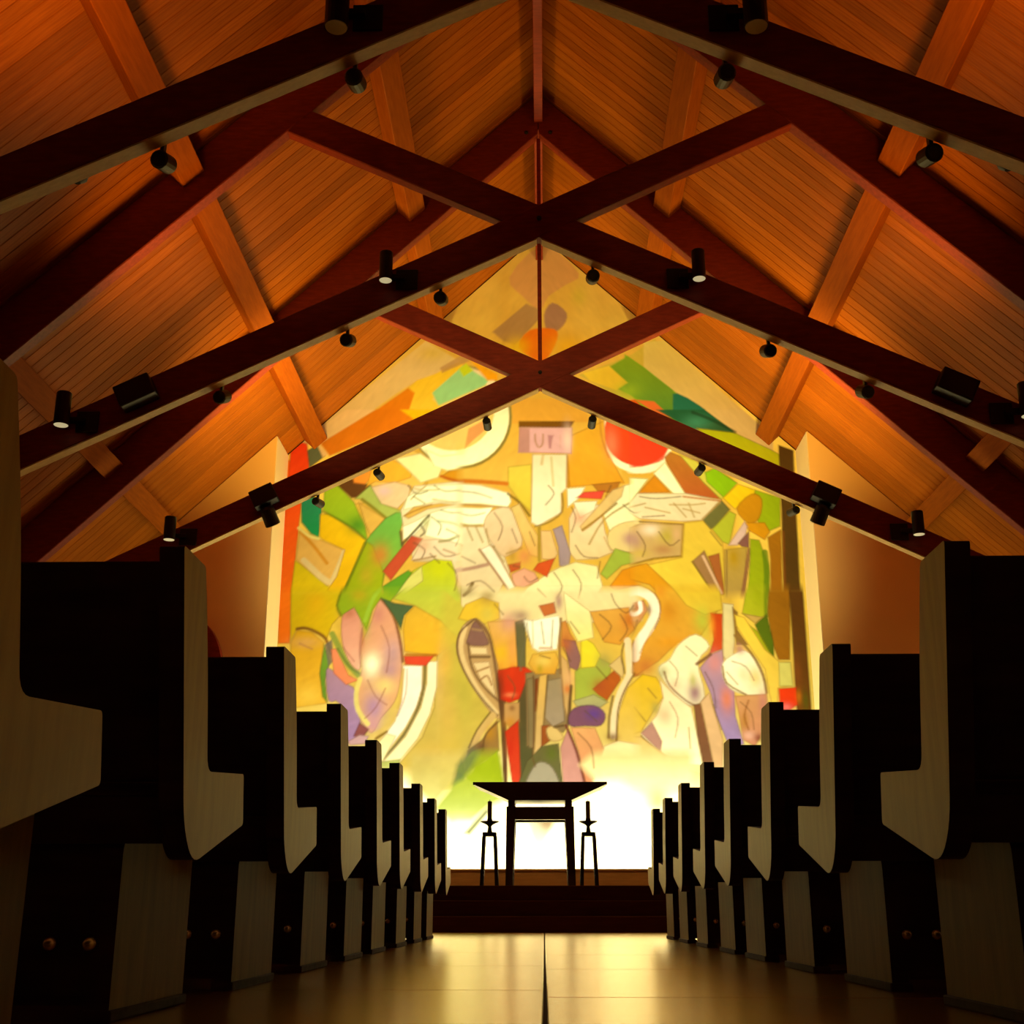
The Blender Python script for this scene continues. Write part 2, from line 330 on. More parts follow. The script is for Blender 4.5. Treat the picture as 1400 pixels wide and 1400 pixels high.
    [0, 7, [1399, 1847, 2600, 1844, 2571, 1353, 1381, 1356], [177, 170, 129], [244, 241, 229], 1, 7],
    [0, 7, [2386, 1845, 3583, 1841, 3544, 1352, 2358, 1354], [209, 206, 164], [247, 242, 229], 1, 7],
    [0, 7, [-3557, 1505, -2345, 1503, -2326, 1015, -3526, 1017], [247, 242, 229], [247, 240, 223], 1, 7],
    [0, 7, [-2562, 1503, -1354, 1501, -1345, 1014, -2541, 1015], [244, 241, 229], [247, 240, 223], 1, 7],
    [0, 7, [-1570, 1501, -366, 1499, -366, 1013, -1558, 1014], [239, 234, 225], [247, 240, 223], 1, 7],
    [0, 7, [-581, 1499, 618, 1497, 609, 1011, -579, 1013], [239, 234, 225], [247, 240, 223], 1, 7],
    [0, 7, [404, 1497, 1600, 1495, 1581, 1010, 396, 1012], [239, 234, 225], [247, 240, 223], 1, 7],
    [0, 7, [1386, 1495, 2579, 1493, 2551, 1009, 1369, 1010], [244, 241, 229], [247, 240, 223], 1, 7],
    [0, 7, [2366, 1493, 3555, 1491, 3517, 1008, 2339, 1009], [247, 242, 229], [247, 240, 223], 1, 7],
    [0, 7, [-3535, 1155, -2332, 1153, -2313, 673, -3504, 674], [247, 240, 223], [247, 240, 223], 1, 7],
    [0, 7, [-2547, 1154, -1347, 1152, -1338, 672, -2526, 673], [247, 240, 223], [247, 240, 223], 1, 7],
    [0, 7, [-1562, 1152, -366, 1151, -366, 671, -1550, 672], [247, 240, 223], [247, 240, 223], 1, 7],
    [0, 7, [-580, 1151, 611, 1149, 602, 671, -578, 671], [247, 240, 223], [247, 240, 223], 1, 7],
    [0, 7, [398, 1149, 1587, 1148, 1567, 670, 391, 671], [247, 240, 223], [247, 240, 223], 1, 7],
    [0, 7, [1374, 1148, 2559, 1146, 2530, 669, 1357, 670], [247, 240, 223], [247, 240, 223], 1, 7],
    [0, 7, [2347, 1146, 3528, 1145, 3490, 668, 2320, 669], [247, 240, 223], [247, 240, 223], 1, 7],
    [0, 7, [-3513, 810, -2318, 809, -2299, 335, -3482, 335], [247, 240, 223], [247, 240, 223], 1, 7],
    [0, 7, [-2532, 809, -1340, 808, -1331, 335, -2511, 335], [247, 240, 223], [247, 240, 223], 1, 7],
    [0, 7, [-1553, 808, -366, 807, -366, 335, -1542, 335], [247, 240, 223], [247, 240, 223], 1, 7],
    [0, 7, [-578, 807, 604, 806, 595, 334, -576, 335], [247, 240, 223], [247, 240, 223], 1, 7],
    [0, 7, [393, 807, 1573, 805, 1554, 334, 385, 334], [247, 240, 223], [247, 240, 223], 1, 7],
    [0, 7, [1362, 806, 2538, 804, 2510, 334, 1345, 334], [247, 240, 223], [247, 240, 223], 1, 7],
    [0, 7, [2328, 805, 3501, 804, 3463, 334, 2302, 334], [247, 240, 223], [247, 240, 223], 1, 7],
    [0, 7, [-422, 8650, -313, 8836, -130, 9046, 56, 9150, 247, 9058, 439, 8861, 553, 8696, 543, 8618, 458, 8570, 367, 8522, 287, 8465, 202, 8409, 128, 8349, 80, 8269, 44, 8186, -3, 8148, -75, 8183, -159, 8264, -238, 8354, -327, 8439, -411, 8533], [244, 209, 157], [235, 197, 147], 1, 1],
    [0, 7, [-655, 7810, -186, 8237, -3, 8148, -4, 8003, -343, 7606, -499, 7665], [183, 158, 143], [169, 143, 126], 0.8, 1],
    [0, 7, [61, 8060, 84, 8143, 128, 8214, 180, 8247, 248, 8220, 325, 8155, 374, 8085, 379, 8017, 357, 7946, 319, 7884, 259, 7825, 184, 7776, 123, 7772, 86, 7842, 63, 7956], [186, 158, 156], [176, 148, 142], 1, 1],
    [0, 7, [-292, 7577, -279, 7669, -217, 7764, -135, 7832, -25, 7860, 105, 7860, 202, 7842, 242, 7806, 249, 7751, 239, 7685, 211, 7601, 166, 7506, 120, 7431, 83, 7379, 45, 7346, -9, 7348, -107, 7400, -224, 7487], [249, 141, 34], [236, 127, 29], 1, 1],
    [2, 7, [-318, 7577, 155, 141], [247, 221, 31], 0.8],
    [2, 7, [380, 7569, 232, 169], [238, 199, 31], 0.8],
    [2, 7, [548, 8344, 104, 145], [228, 237, 95], 0.5],
    [0, 7, [528, 7145, 942, 7309, 1254, 7446, 1411, 7557, 1570, 7669, 1819, 7439, 1779, 6443, 1032, 6834], [218, 217, 108], [177, 166, 74], 1, 1],
    [0, 7, [-1525, 6659, 1097, 6632, 1068, 5546, -1502, 5568], [203, 172, 79], [181, 164, 88], 0.9, 1],
    [0, 7, [-384, 6808, 567, 6798, 660, 6456, -384, 6445], [210, 168, 75], [198, 156, 68], 0.8, 1],
    [0, 7, [600, 6424, 818, 6475, 812, 6211, 941, 5876, 589, 5797], [204, 173, 70], [188, 156, 61], 0.7, 1],
    [0, 7, [-384, 6540, -393, 6420, -420, 6303, -464, 6192, -523, 6092, -597, 6003, -683, 5929, -780, 5870, -884, 5829, -993, 5806, -1104, 5802, -1215, 5817, -1323, 5851, -1425, 5903, -1519, 5971, -1601, 6055, -1671, 6151, -1726, 6258, -1765, 6373, -1786, 6493, -1790, 6614, -1775, 6735, -1742, 6851, -1692, 6960, -1625, 7058, -1545, 7144, -1452, 7214, -1350, 7266, -1240, 7300, -1126, 7314, -1012, 7308, -899, 7282, -792, 7237, -692, 7174, -603, 7095, -527, 7001, -466, 6897, -421, 6783, -393, 6664], [110, 129, 91], [108, 101, 54], 0.9, 1],
    [0, 7, [-423, 6551, -432, 6436, -458, 6324, -499, 6218, -557, 6121, -627, 6036, -710, 5965, -802, 5909, -902, 5869, -1006, 5847, -1113, 5844, -1220, 5858, -1323, 5891, -1421, 5940, -1510, 6006, -1590, 6086, -1657, 6178, -1709, 6281, -1747, 6391, -1767, 6506, -1770, 6622, -1756, 6738, -1724, 6849, -1676, 6953, -1613, 7048, -1536, 7129, -1447, 7196, -1349, 7247, -1244, 7279, -1135, 7292, -1025, 7287, -917, 7262, -814, 7219, -719, 7158, -634, 7082, -561, 6993, -502, 6893, -459, 6784, -432, 6670], [249, 249, 249], [219, 249, 249], 1, 1],
    [0, 7, [-622, 6660, -629, 6563, -650, 6468, -686, 6379, -734, 6298, -795, 6226, -865, 6166, -944, 6118, -1029, 6085, -1119, 6066, -1210, 6063, -1302, 6076, -1390, 6103, -1474, 6145, -1551, 6201, -1619, 6268, -1676, 6346, -1721, 6432, -1753, 6525, -1770, 6622, -1773, 6720, -1761, 6817, -1734, 6911, -1693, 6998, -1638, 7077, -1573, 7146, -1497, 7202, -1413, 7244, -1324, 7271, -1231, 7283, -1137, 7278, -1045, 7257, -957, 7221, -876, 7170, -803, 7106, -740, 7031, -690, 6947, -653, 6856, -630, 6760], [245, 231, 158], [199, 191, 136], 1, 1],
    [0, 7, [1791, 6244, 1781, 6160, 1759, 6079, 1725, 6002, 1681, 5932, 1627, 5870, 1565, 5818, 1496, 5777, 1422, 5748, 1345, 5732, 1267, 5729, 1190, 5740, 1116, 5764, 1046, 5800, 983, 5847, 928, 5906, 882, 5973, 847, 6047, 824, 6127, 813, 6210, 815, 6295, 830, 6379, 856, 6459, 895, 6534, 944, 6602, 1002, 6661, 1069, 6709, 1141, 6746, 1218, 6769, 1298, 6779, 1377, 6775, 1454, 6757, 1527, 6726, 1595, 6682, 1654, 6628, 1704, 6563, 1744, 6491, 1772, 6412, 1788, 6330], [243, 249, 249], [212, 235, 249], 1, 1],
    [0, 7, [1773, 6297, 1764, 6219, 1744, 6144, 1712, 6073, 1670, 6009, 1619, 5952, 1561, 5904, 1496, 5866, 1426, 5839, 1354, 5824, 1281, 5822, 1208, 5832, 1138, 5854, 1073, 5887, 1013, 5931, 961, 5985, 919, 6047, 886, 6116, 864, 6189, 854, 6266, 855, 6344, 869, 6421, 894, 6495, 930, 6564, 976, 6627, 1031, 6681, 1094, 6726, 1162, 6759, 1235, 6780, 1309, 6789, 1384, 6786, 1456, 6769, 1525, 6741, 1588, 6701, 1644, 6650, 1692, 6591, 1729, 6524, 1755, 6452, 1770, 6376], [205, 73, 24], [194, 62, 38], 1, 1],
    [0, 7, [-3285, 6172, -2959, 6460, -1573, 7684, -1101, 7366, -1442, 7183, -1681, 7092, -1951, 6909, -2533, 6456, -2945, 6169], [241, 238, 202], [205, 183, 148], 1, 1],
    [0, 7, [-2015, 6762, -1681, 7092, -1442, 7183, -1101, 7366, -1049, 7309, -1469, 6811, -1331, 6700, -1768, 6448, -2108, 6451], [249, 231, 63], [226, 207, 80], 1, 1],
    [0, 7, [-2614, 6365, -1798, 6982, -1711, 6906, -1805, 6576, -2003, 6359], [224, 148, 27], [210, 121, 21], 1, 1],
    [0, 7, [-1471, 6904, -1049, 7309, -703, 7081, -754, 7007, -1382, 6718], [163, 249, 217], [147, 223, 184], 1, 1],
    [0, 7, [-1117, 7254, -1015, 7337, -910, 7233, -1047, 7141], [208, 249, 53], [201, 249, 50], 1, 1],
    [0, 7, [-1375, 7275, -1051, 7479, -912, 7402, -1340, 7200], [198, 173, 140], [190, 163, 130], 0.8, 1],
    [0, 7, [-981, 7421, -584, 7173, -583, 7080, -720, 7081], [249, 200, 29], [247, 187, 26], 1, 1],
    [2, 7, [-1483, 7503, 207, 113], [227, 220, 109], 0.7],
    [0, 7, [1425, 7633, 1701, 7648, 2897, 6432, 2093, 6440, 1413, 7256], [230, 232, 156], [205, 188, 153], 1, 1],
    [0, 7, [1162, 7447, 1413, 7256, 2118, 6621, 2109, 6440, 1555, 6445, 1148, 6944], [127, 197, 31], [89, 147, 47], 1, 1],
    [0, 7, [1650, 6736, 1678, 6805, 1757, 6856, 1858, 6862, 1993, 6794, 2150, 6681, 2268, 6583, 2332, 6519, 2357, 6470, 2328, 6437, 2212, 6417, 2040, 6413, 1891, 6442, 1780, 6524, 1690, 6639], [32, 120, 121], [29, 109, 107], 1, 1],
    [0, 7, [785, 7170, 1201, 7418, 1798, 6909, 1783, 6552, 1660, 6635, 1361, 6775, 1035, 6945], [137, 191, 51], [76, 137, 65], 1, 1],
    [0, 7, [580, 7173, 941, 7281, 1190, 7026, 1034, 6917, 680, 7060], [237, 224, 83], [223, 207, 74], 1, 1],
    [2, 7, [1212, 6915, 152, 110], [144, 196, 60], 0.8],
    [0, 7, [1285, 6776, 1538, 6746, 1781, 6497, 1581, 6554], [212, 114, 64], [202, 107, 58], 1, 1],
    [0, 2, [1562, 6627, 2219, 6620, 2604, 6322, 2564, 6254, 2006, 6347], [27, 95, 77], [25, 88, 70], 0.98, 1],
    [2, 2, [2101, 6444, 163, 97], [60, 149, 148], 0.8],
    [0, 2, [2219, 6620, 2711, 6615, 3104, 6219, 3088, 5968, 2602, 6292], [210, 198, 163], [202, 182, 155], 0.98, 1],
    [0, 2, [2097, 6356, 2601, 6283, 3057, 6045, 3178, 5967, 3166, 5794, 2201, 6248], [166, 190, 25], [172, 184, 21], 1, 1],
    [1, 2, [2053, 6582, 2122, 6553, 2220, 6510, 2320, 6462, 2424, 6402, 2529, 6338, 2602, 6292], 43, [24, 62, 46], 0.7],
    [0, 1, [-971, 6376, -734, 6512, -660, 6432, -896, 6219, -1023, 6084], [199, 140, 107], [187, 130, 97], 0.8, 1],
    [2, 1, [-1132, 6085, 109, 116], [184, 199, 119], 0.8],
    [0, 1, [362, 6246, 858, 6476, 885, 6046, 1107, 5583, 334, 5533], [202, 166, 58], [181, 139, 39], 1, 1],
    [0, 1, [-439, 5827, -122, 5862, -126, 5178, -295, 5349, -439, 5559], [183, 182, 85], [167, 162, 61], 1, 1],
    [1, 1, [339, 5955, 361, 5552], 61, [146, 111, 36], 0.9],
    [0, 1, [-293, 6478, 456, 6470, 400, 6373, -294, 6389], [107, 74, 16], [105, 72, 15], 1, 1],
    [0, 1, [-284, 6389, 427, 6382, 413, 6002, -298, 6028], [196, 165, 212], [190, 160, 205], 1, 1],
    [0, 1, [-284, 6389, -147, 6368, -149, 6027, -298, 6028], [161, 125, 144], [153, 118, 134], 0.8, 1],
    [2, 1, [361, 6226, 54, 175], [203, 197, 228], 0.8],
    [1, 7, [-74, 6283, -74, 6258, -73, 6222, -70, 6188, -62, 6160, -52, 6134, -41, 6115, -30, 6104, -18, 6101, -6, 6104, 5, 6114, 18, 6131, 27, 6156, 32, 6197, 33, 6247, 33, 6282], 21, [149, 121, 114], 0.9],
    [0, 7, [97, 6271, 175, 6270, 155, 6207, 139, 6082, 110, 6082], [158, 122, 164], [154, 118, 158], 1, 1],
    [1, 7, [-177, 6274, -178, 6095], 19, [162, 130, 152], 0.6],
    [1, 7, [264, 6269, 262, 6101], 19, [186, 159, 188], 0.7],
    [0, 1, [-113, 6001, 349, 5997, 337, 5514, 270, 5439, 267, 5174, -46, 4990, -135, 5047], [195, 204, 210], [191, 205, 223], 1, 1],
    [1, 1, [32, 5996, 12, 5861], 39, [165, 156, 132], 0.7],
    [1, 1, [140, 5956, 163, 5553], 32, [167, 170, 154], 0.8],
    [1, 1, [-82, 4990, -36, 5001, 29, 5018, 96, 5045, 162, 5084, 229, 5133, 276, 5193, 290, 5277, 285, 5371, 279, 5438], 24, [98, 84, 45], 0.8],
    [2, 1, [942, 6143, 90, 212], [199, 124, 110], 0.8],
    [1, 7, [799, 6528, 803, 6444, 809, 6324, 822, 6211, 848, 6110, 880, 6015, 903, 5949], 29, [146, 103, 50], 0.5],
    [0, 1, [-1162, 5603, -800, 5571, -421, 5454, -394, 5330, -439, 5255, -798, 5305, -1157, 5308], [202, 221, 249], [205, 235, 249], 1, 1],
    [0, 1, [-1157, 5271, -798, 5249, -636, 5266, -724, 5023, -939, 5006, -1154, 5073], [204, 234, 249], [204, 233, 249], 1, 1],
    [1, 1, [-1525, 5683, -1431, 5671, -1297, 5655, -1162, 5641, -1041, 5633, -920, 5626, -800, 5619, -672, 5608, -545, 5596, -457, 5587], 58, [161, 91, 13], 0.9],
    [1, 1, [-1157, 5308, -1094, 5305, -1001, 5299, -888, 5291, -735, 5278, -562, 5263, -439, 5252], 25, [135, 112, 84], 0.9],
    [1, 1, [-439, 5444, -402, 5417, -348, 5378, -295, 5330, -242, 5265, -190, 5192, -153, 5140], 32, [77, 66, 10], 0.9],
    [0, 1, [-1153, 4998, -706, 4995, -474, 4567, -403, 4366, -613, 4005, -1139, 4008], [184, 192, 200], [175, 169, 163], 1, 1],
    [0, 1, [-672, 5201, -596, 5242, -501, 5266, -421, 5255, -367, 5191, -327, 5091, -296, 4992, -265, 4901, -244, 4810, -252, 4732, -309, 4661, -395, 4601, -474, 4577, -533, 4602, -585, 4663, -634, 4734, -686, 4816, -735, 4908, -760, 4995, -752, 5073, -721, 5145], [181, 179, 184], [174, 162, 156], 1, 1],
    [0, 1, [-403, 5255, -286, 5311, -153, 5047, -38, 4860, -40, 4564, -155, 4602, -296, 4954], [175, 168, 129], [178, 151, 99], 1, 1],
    [1, 1, [-25, 4971, -28, 4528], 46, [125, 111, 43], 0.9],
    [0, 1, [-11, 4934, 130, 4933, 216, 4618, 162, 4526, 3, 4546], [176, 160, 135], [176, 160, 134], 1, 1],
    [0, 1, [364, 5099, 456, 5286, 778, 5283, 840, 4909, 940, 4631, 726, 4541, 444, 4524, 357, 4635], [186, 186, 193], [179, 173, 158], 1, 1],
    [0, 1, [148, 4951, 273, 5006, 383, 4616, 354, 4415, 231, 4453, 217, 4710], [125, 118, 158], [125, 118, 157], 1, 1],
    [0, 1, [343, 5514, 585, 5531, 511, 5380, 348, 5249], [199, 227, 249], [197, 224, 249], 1, 1],
    [0, 1, [676, 5568, 1054, 5603, 978, 5433, 746, 5472], [145, 101, 38], [144, 100, 37], 1, 1],
    [0, 1, [457, 5380, 566, 5464, 845, 5481, 797, 5358], [176, 63, 62], [175, 63, 62], 1, 1],
    [0, 1, [421, 5324, 743, 5340, 705, 5209, 506, 5098], [191, 207, 222], [190, 206, 220], 1, 1],
    [2, 1, [506, 5098, 89, 93], [175, 130, 132], 0.7],
    [0, 1, [777, 5246, 1088, 5546, 1360, 5619, 1340, 4998, 1074, 5019, 894, 4908], [196, 216, 216], [194, 211, 207], 1, 1],
    [0, 1, [504, 4986, 944, 5490, 1106, 5545, 1066, 5394, 647, 4985, 539, 4911], [178, 166, 135], [176, 162, 130], 1, 1],
    [1, 1, [539, 4939, 601, 4984, 688, 5048, 774, 5114, 856, 5182, 936, 5252, 992, 5300], 28, [116, 91, 10], 0.9],
    [1, 1, [624, 4744, 672, 4834, 742, 4961, 826, 5076, 938, 5167, 1064, 5245, 1153, 5299], 26, [135, 122, 88], 0.9],
    [1, 1, [821, 4835, 905, 4650], 24, [138, 119, 80], 0.6],
    [0, 1, [876, 4908, 933, 4968, 1020, 5017, 1110, 5046, 1207, 5059, 1307, 5054, 1376, 5016, 1399, 4923, 1392, 4799, 1365, 4701, 1322, 4655, 1260, 4636, 1187, 4629, 1091, 4626, 984, 4636, 905, 4668, 867, 4737, 857, 4828], [181, 177, 148], [180, 176, 146], 1, 1],
    [2, 1, [1175, 4814, 114, 92], [138, 109, 141], 0.9],
    [0, 1, [757, 4340, 959, 4686, 1186, 4611, 1327, 4610, 1324, 4518, 1041, 4447, 843, 4267], [124, 153, 65], [124, 152, 64], 1, 1],
    [0, 1, [876, 4176, 1039, 4392, 1323, 4482, 1314, 4191, 945, 4121], [173, 121, 10], [173, 121, 10], 1, 1],
    [2, 1, [440, 4306, 87, 198], [163, 152, 86], 0.6],
    [0, 1, [-192, 4165, 89, 4362, 231, 4434, 443, 4506, 724, 4449, 788, 4177, 680, 3997, -298, 4003], [186, 193, 174], [192, 207, 198], 1, 1],
    [0, 1, [-438, 4475, -270, 4511, -279, 4410, -403, 4366], [146, 68, 38], [147, 68, 38], 1, 1],
    [0, 1, [-112, 4400, -50, 4491, 180, 4563, 71, 4299, -68, 4373], [160, 67, 30], [160, 67, 30], 1, 1],
    [0, 1, [-394, 4347, -226, 4428, -86, 4364, -34, 4254, -227, 4165, -367, 4184], [175, 138, 142], [175, 138, 142], 1, 1],
    [2, 1, [-226, 4584, 97, 109], [166, 112, 83], 0.8],
    [2, 1, [-385, 4603, 53, 91], [136, 113, 49], 0.7],
    [0, 1, [-802, 4680, -634, 4762, -341, 4166, -438, 4130], [193, 203, 227], [194, 203, 226], 1, 1],
    [1, 1, [-811, 4680, -759, 4607, -686, 4504, -614, 4404, -547, 4307, -483, 4213, -438, 4148], 28, [116, 81, 50], 0.9],
    [1, 1, [-651, 4734, -615, 4675, -563, 4588, -509, 4494, -448, 4384, -385, 4267, -341, 4184], 21, [129, 105, 81], 0.8],
    [1, 1, [-1144, 4389, -1090, 4397, -1012, 4410, -932, 4424, -849, 4442, -763, 4463, -703, 4477], 49, [137, 113, 121], 0.9],
    [1, 1, [-1016, 4008, -895, 4224], 45, [96, 82, 48], 0.9],
    [1, 1, [-974, 4978, -901, 4810], 25, [121, 105, 63], 0.7],
    [1, 1, [-858, 4987, -767, 4782], 24, [121, 105, 62], 0.7],
    [1, 1, [-724, 4958, -713, 4898, -696, 4816, -678, 4753, -656, 4727, -633, 4719, -616, 4716], 24, [120, 104, 62], 0.7],
    [1, 1, [-634, 4716, -491, 4512], 24, [120, 103, 61], 0.7],
    [1, 1, [-1046, 5016, -796, 5014], 25, [121, 105, 63], 0.7],
    [1, 1, [-1151, 4849, -1042, 4737], 24, [122, 106, 63], 0.7],
    [1, 1, [-456, 4622, -261, 4695], 24, [120, 103, 61], 0.7],
    [0, 2, [1187, 6336, 1685, 6039, 1625, 5885, 1352, 5811, 1172, 5793], [205, 62, 43], [192, 57, 38], 0.9, 1],
    [1, 2, [1170, 5755, 1244, 5753, 1347, 5752, 1441, 5762, 1515, 5793, 1580, 5835, 1625, 5866], 72, [210, 231, 249], 0.9],
    [0, 2, [1168, 5659, 1419, 5638, 1268, 5430, 1157, 5299], [199, 232, 223], [196, 228, 216], 1, 1],
    [0, 2, [1268, 5430, 1510, 5694, 1716, 5445], [175, 124, 24], [173, 122, 24], 1, 1],
    [0, 2, [1645, 5943, 1721, 6019, 1898, 5940, 2169, 5574, 2372, 5345, 1911, 5406, 1694, 5808], [156, 111, 49], [153, 84, 47], 1, 1],
    [0, 2, [1493, 5714, 1652, 5875, 1903, 5425, 1785, 5379], [211, 242, 249], [206, 233, 241], 1, 1],
    [0, 2, [1845, 5979, 2076, 5881, 2409, 5383, 2371, 5336, 2134, 5594], [183, 198, 96], [175, 186, 86], 1, 1],
    [0, 2, [2176, 5727, 2305, 5783, 2598, 5571, 2408, 5364, 2188, 5593], [123, 189, 17], [120, 182, 15], 1, 1],
    [0, 2, [2391, 5364, 2598, 5561, 2825, 5474, 2821, 5417, 2542, 5203], [209, 199, 27], [207, 194, 25], 1, 1],
    [0, 2, [2825, 5474, 3147, 5358, 3121, 4966, 2948, 4893, 2833, 5024, 2759, 5267], [138, 179, 19], [136, 174, 18], 1, 1],
    [0, 2, [2560, 5212, 2606, 5291, 2690, 5370, 2768, 5418, 2826, 5420, 2876, 5391, 2906, 5341, 2906, 5260, 2885, 5159, 2854, 5079, 2812, 5031, 2760, 5003, 2708, 5006, 2646, 5054, 2584, 5133], [177, 138, 18], [176, 135, 17], 1, 1],
    [0, 2, [2656, 5025, 2921, 5023, 2984, 4893, 2906, 4782, 2703, 4913], [190, 147, 17], [190, 146, 16], 1, 1],
    [0, 2, [2109, 5066, 2371, 5336, 2480, 5204, 2282, 4972, 2191, 4917], [91, 100, 67], [91, 99, 65], 1, 1],
    [0, 2, [1157, 5299, 1269, 5440, 1912, 5434, 2362, 5336, 2109, 5057, 1860, 5040, 1293, 5082, 1153, 5167], [192, 201, 208], [193, 195, 198], 1, 1],
    [1, 2, [1875, 5387, 2353, 5323], 24, [155, 106, 68], 0.9],
    [1, 2, [1292, 5045, 1366, 5039, 1471, 5032, 1575, 5024, 1680, 5016, 1785, 5009, 1858, 5003], 23, [88, 70, 24], 0.9],
    [1, 2, [2110, 5076, 2352, 5299], 21, [144, 131, 97], 0.9],
    [1, 2, [1370, 5241, 1687, 5163], 21, [147, 134, 100], 0.8],
    [1, 2, [1692, 5276, 1775, 5274, 1893, 5273, 1994, 5273, 2065, 5278, 2119, 5286, 2155, 5291], 21, [152, 141, 107], 0.8],
    [1, 2, [1746, 5294, 1898, 5105], 21, [150, 138, 104], 0.8],
    [1, 2, [1867, 5218, 2078, 5160], 21, [152, 141, 106], 0.8],
    [1, 2, [1156, 5242, 1371, 5297], 21, [145, 132, 99], 0.8],
    [1, 2, [1942, 5293, 2005, 5105], 21, [152, 141, 106], 0.8],
    [0, 2, [1148, 4962, 1291, 5017, 1867, 5003, 1814, 4570, 1452, 4545, 1133, 4447], [164, 149, 115], [163, 148, 113], 1, 1],
    [2, 2, [1178, 4795, 106, 110], [132, 108, 139], 0.9],
    [2, 2, [1430, 4932, 123, 74], [196, 198, 226], 0.8],
    [2, 2, [1640, 4847, 106, 110], [151, 150, 64], 0.8],
    [2, 2, [1580, 4663, 123, 64], [143, 110, 85], 0.8],
    [2, 2, [1278, 4610, 123, 54], [167, 156, 89], 0.8],
    [2, 2, [1764, 4865, 53, 92], [181, 158, 141], 0.8],
    [1, 2, [1133, 4456, 1214, 4478, 1331, 4509, 1452, 4536, 1583, 4552, 1718, 4563, 1814, 4570], 24, [114, 96, 29], 0.9],
    [1, 2, [1849, 4994, 1814, 4570], 21, [138, 114, 39], 0.7],
    [0, 2, [1868, 5031, 2118, 5057, 2359, 4749, 2371, 3987, 1729, 3991, 1308, 4445, 1822, 4561], [188, 176, 75], [185, 175, 67], 1, 1],
    [0, 2, [1132, 4428, 1362, 4481, 1649, 4189, 1816, 3990, 1572, 3992, 1387, 4191, 1127, 4265], [173, 131, 19], [171, 129, 18], 1, 1],
    [0, 2, [2227, 4935, 2470, 5185, 2556, 5138, 2445, 4721, 2359, 4759], [151, 175, 57], [151, 173, 55], 1, 1],
    [0, 2, [2427, 4712, 2657, 5044, 2692, 4969, 2663, 4839, 2550, 4711], [192, 182, 218], [192, 180, 213], 1, 1],
    [0, 2, [2552, 4739, 2712, 4913, 2698, 4673, 2602, 4693], [116, 84, 98], [116, 83, 96], 1, 1],
    [0, 2, [1942, 4496, 2116, 4650, 2340, 4059, 2234, 4024], [131, 106, 82], [129, 104, 79], 1, 1],
    [0, 2, [2156, 4567, 2308, 4612, 2350, 4077, 2321, 4023], [142, 89, 52], [140, 87, 50], 1, 1],
    [1, 2, [2095, 4568, 2116, 4519, 2146, 4448, 2181, 4367, 2225, 4266, 2273, 4155, 2306, 4077], 31, [190, 171, 173], 0.9],
    [1, 2, [1960, 4496, 1998, 4429, 2052, 4333, 2105, 4240, 2159, 4152, 2213, 4066, 2251, 4006], 24, [108, 93, 41], 0.9],
    [0, 2, [2372, 4657, 2672, 4692, 2605, 3986, 2336, 3987], [162, 149, 80], [151, 136, 85], 1, 1],
    [2, 2, [2488, 4547, 70, 127], [154, 134, 14], 0.9],
    [1, 2, [2696, 4655, 2680, 4564, 2657, 4436, 2633, 4309, 2607, 4188, 2580, 4069, 2562, 3986], 52, [119, 85, 71], 0.9],
    [0, 2, [2714, 4802, 2836, 4783, 2937, 4434, 2908, 3984, 2631, 3985, 2698, 4527], [135, 166, 16], [140, 168, 15], 1, 1],
    [1, 2, [2896, 4617, 2900, 4549, 2905, 4451, 2905, 4344, 2896, 4217, 2883, 4080, 2874, 3984], 77, [87, 126, 16], 0.9],
    [0, 2, [2944, 4819, 3127, 4928, 3082, 3983, 2934, 3984, 2960, 4525], [150, 109, 18], [145, 98, 16], 1, 1],
    [0, 2, [3169, 6102, 3362, 6023, 3315, 3981, 3099, 3983, 3149, 5264], [79, 59, 26], [76, 57, 19], 1, 1],
    [1, 2, [3151, 4891, 3116, 3982], 35, [115, 68, 18], 0.7],
    [0, 0, [-3534, 6088, -3322, 5891, -3237, 4021, -3414, 4022], [226, 122, 27], [219, 111, 19], 1, 1],
    [0, 0, [-3368, 6243, -3144, 6182, -3093, 5889, -3175, 5353, -3214, 4568, -3246, 4021, -3414, 4022, -3414, 4941, -3381, 5317], [217, 59, 28], [208, 103, 19], 1, 1],
    [0, 0, [-3139, 6084, -3006, 6161, -2888, 6004, -3099, 5831], [91, 107, 97], [89, 102, 90], 1, 1],
    [0, 0, [-3087, 6318, -2641, 6670, -2234, 6666, -2988, 6180, -2852, 6023, -2924, 5985], [228, 210, 183], [213, 189, 156], 0.98, 1],
    [0, 0, [-2970, 6180, -2234, 6666, -1716, 6661, -1621, 6541, -2833, 6003], [214, 132, 25], [198, 118, 20], 0.98, 1],
    [0, 0, [-1901, 6663, -1384, 6657, -1713, 6522], [230, 207, 22], [225, 201, 21], 0.98, 1],
    [0, 0, [-2816, 5617, -2603, 5750, -1702, 6071, -1333, 5873, -1686, 5417, -2477, 5310], [204, 188, 116], [193, 174, 103], 1, 1],
    [0, 0, [-3188, 5429, -3063, 5466, -2893, 5332, -2924, 4853, -3035, 4910, -3169, 5070], [33, 125, 120], [10, 143, 92], 1, 1],
    [0, 0, [-3183, 4995, -3034, 4900, -2887, 4825, -2577, 4693, -2721, 4308, -2769, 4199, -3175, 4513, -3214, 4568], [193, 168, 105], [192, 164, 101], 1, 1],
    [0, 0, [-3222, 4550, -3157, 4512, -2769, 4199, -2637, 4017, -3264, 4021], [182, 181, 17], [191, 178, 16], 1, 1],
    [1, 0, [-3106, 4549, -3010, 4456, -2878, 4331, -2772, 4254, -2721, 4259, -2696, 4312, -2671, 4381, -2635, 4471, -2600, 4579, -2576, 4656], 78, [193, 192, 171], 0.8],
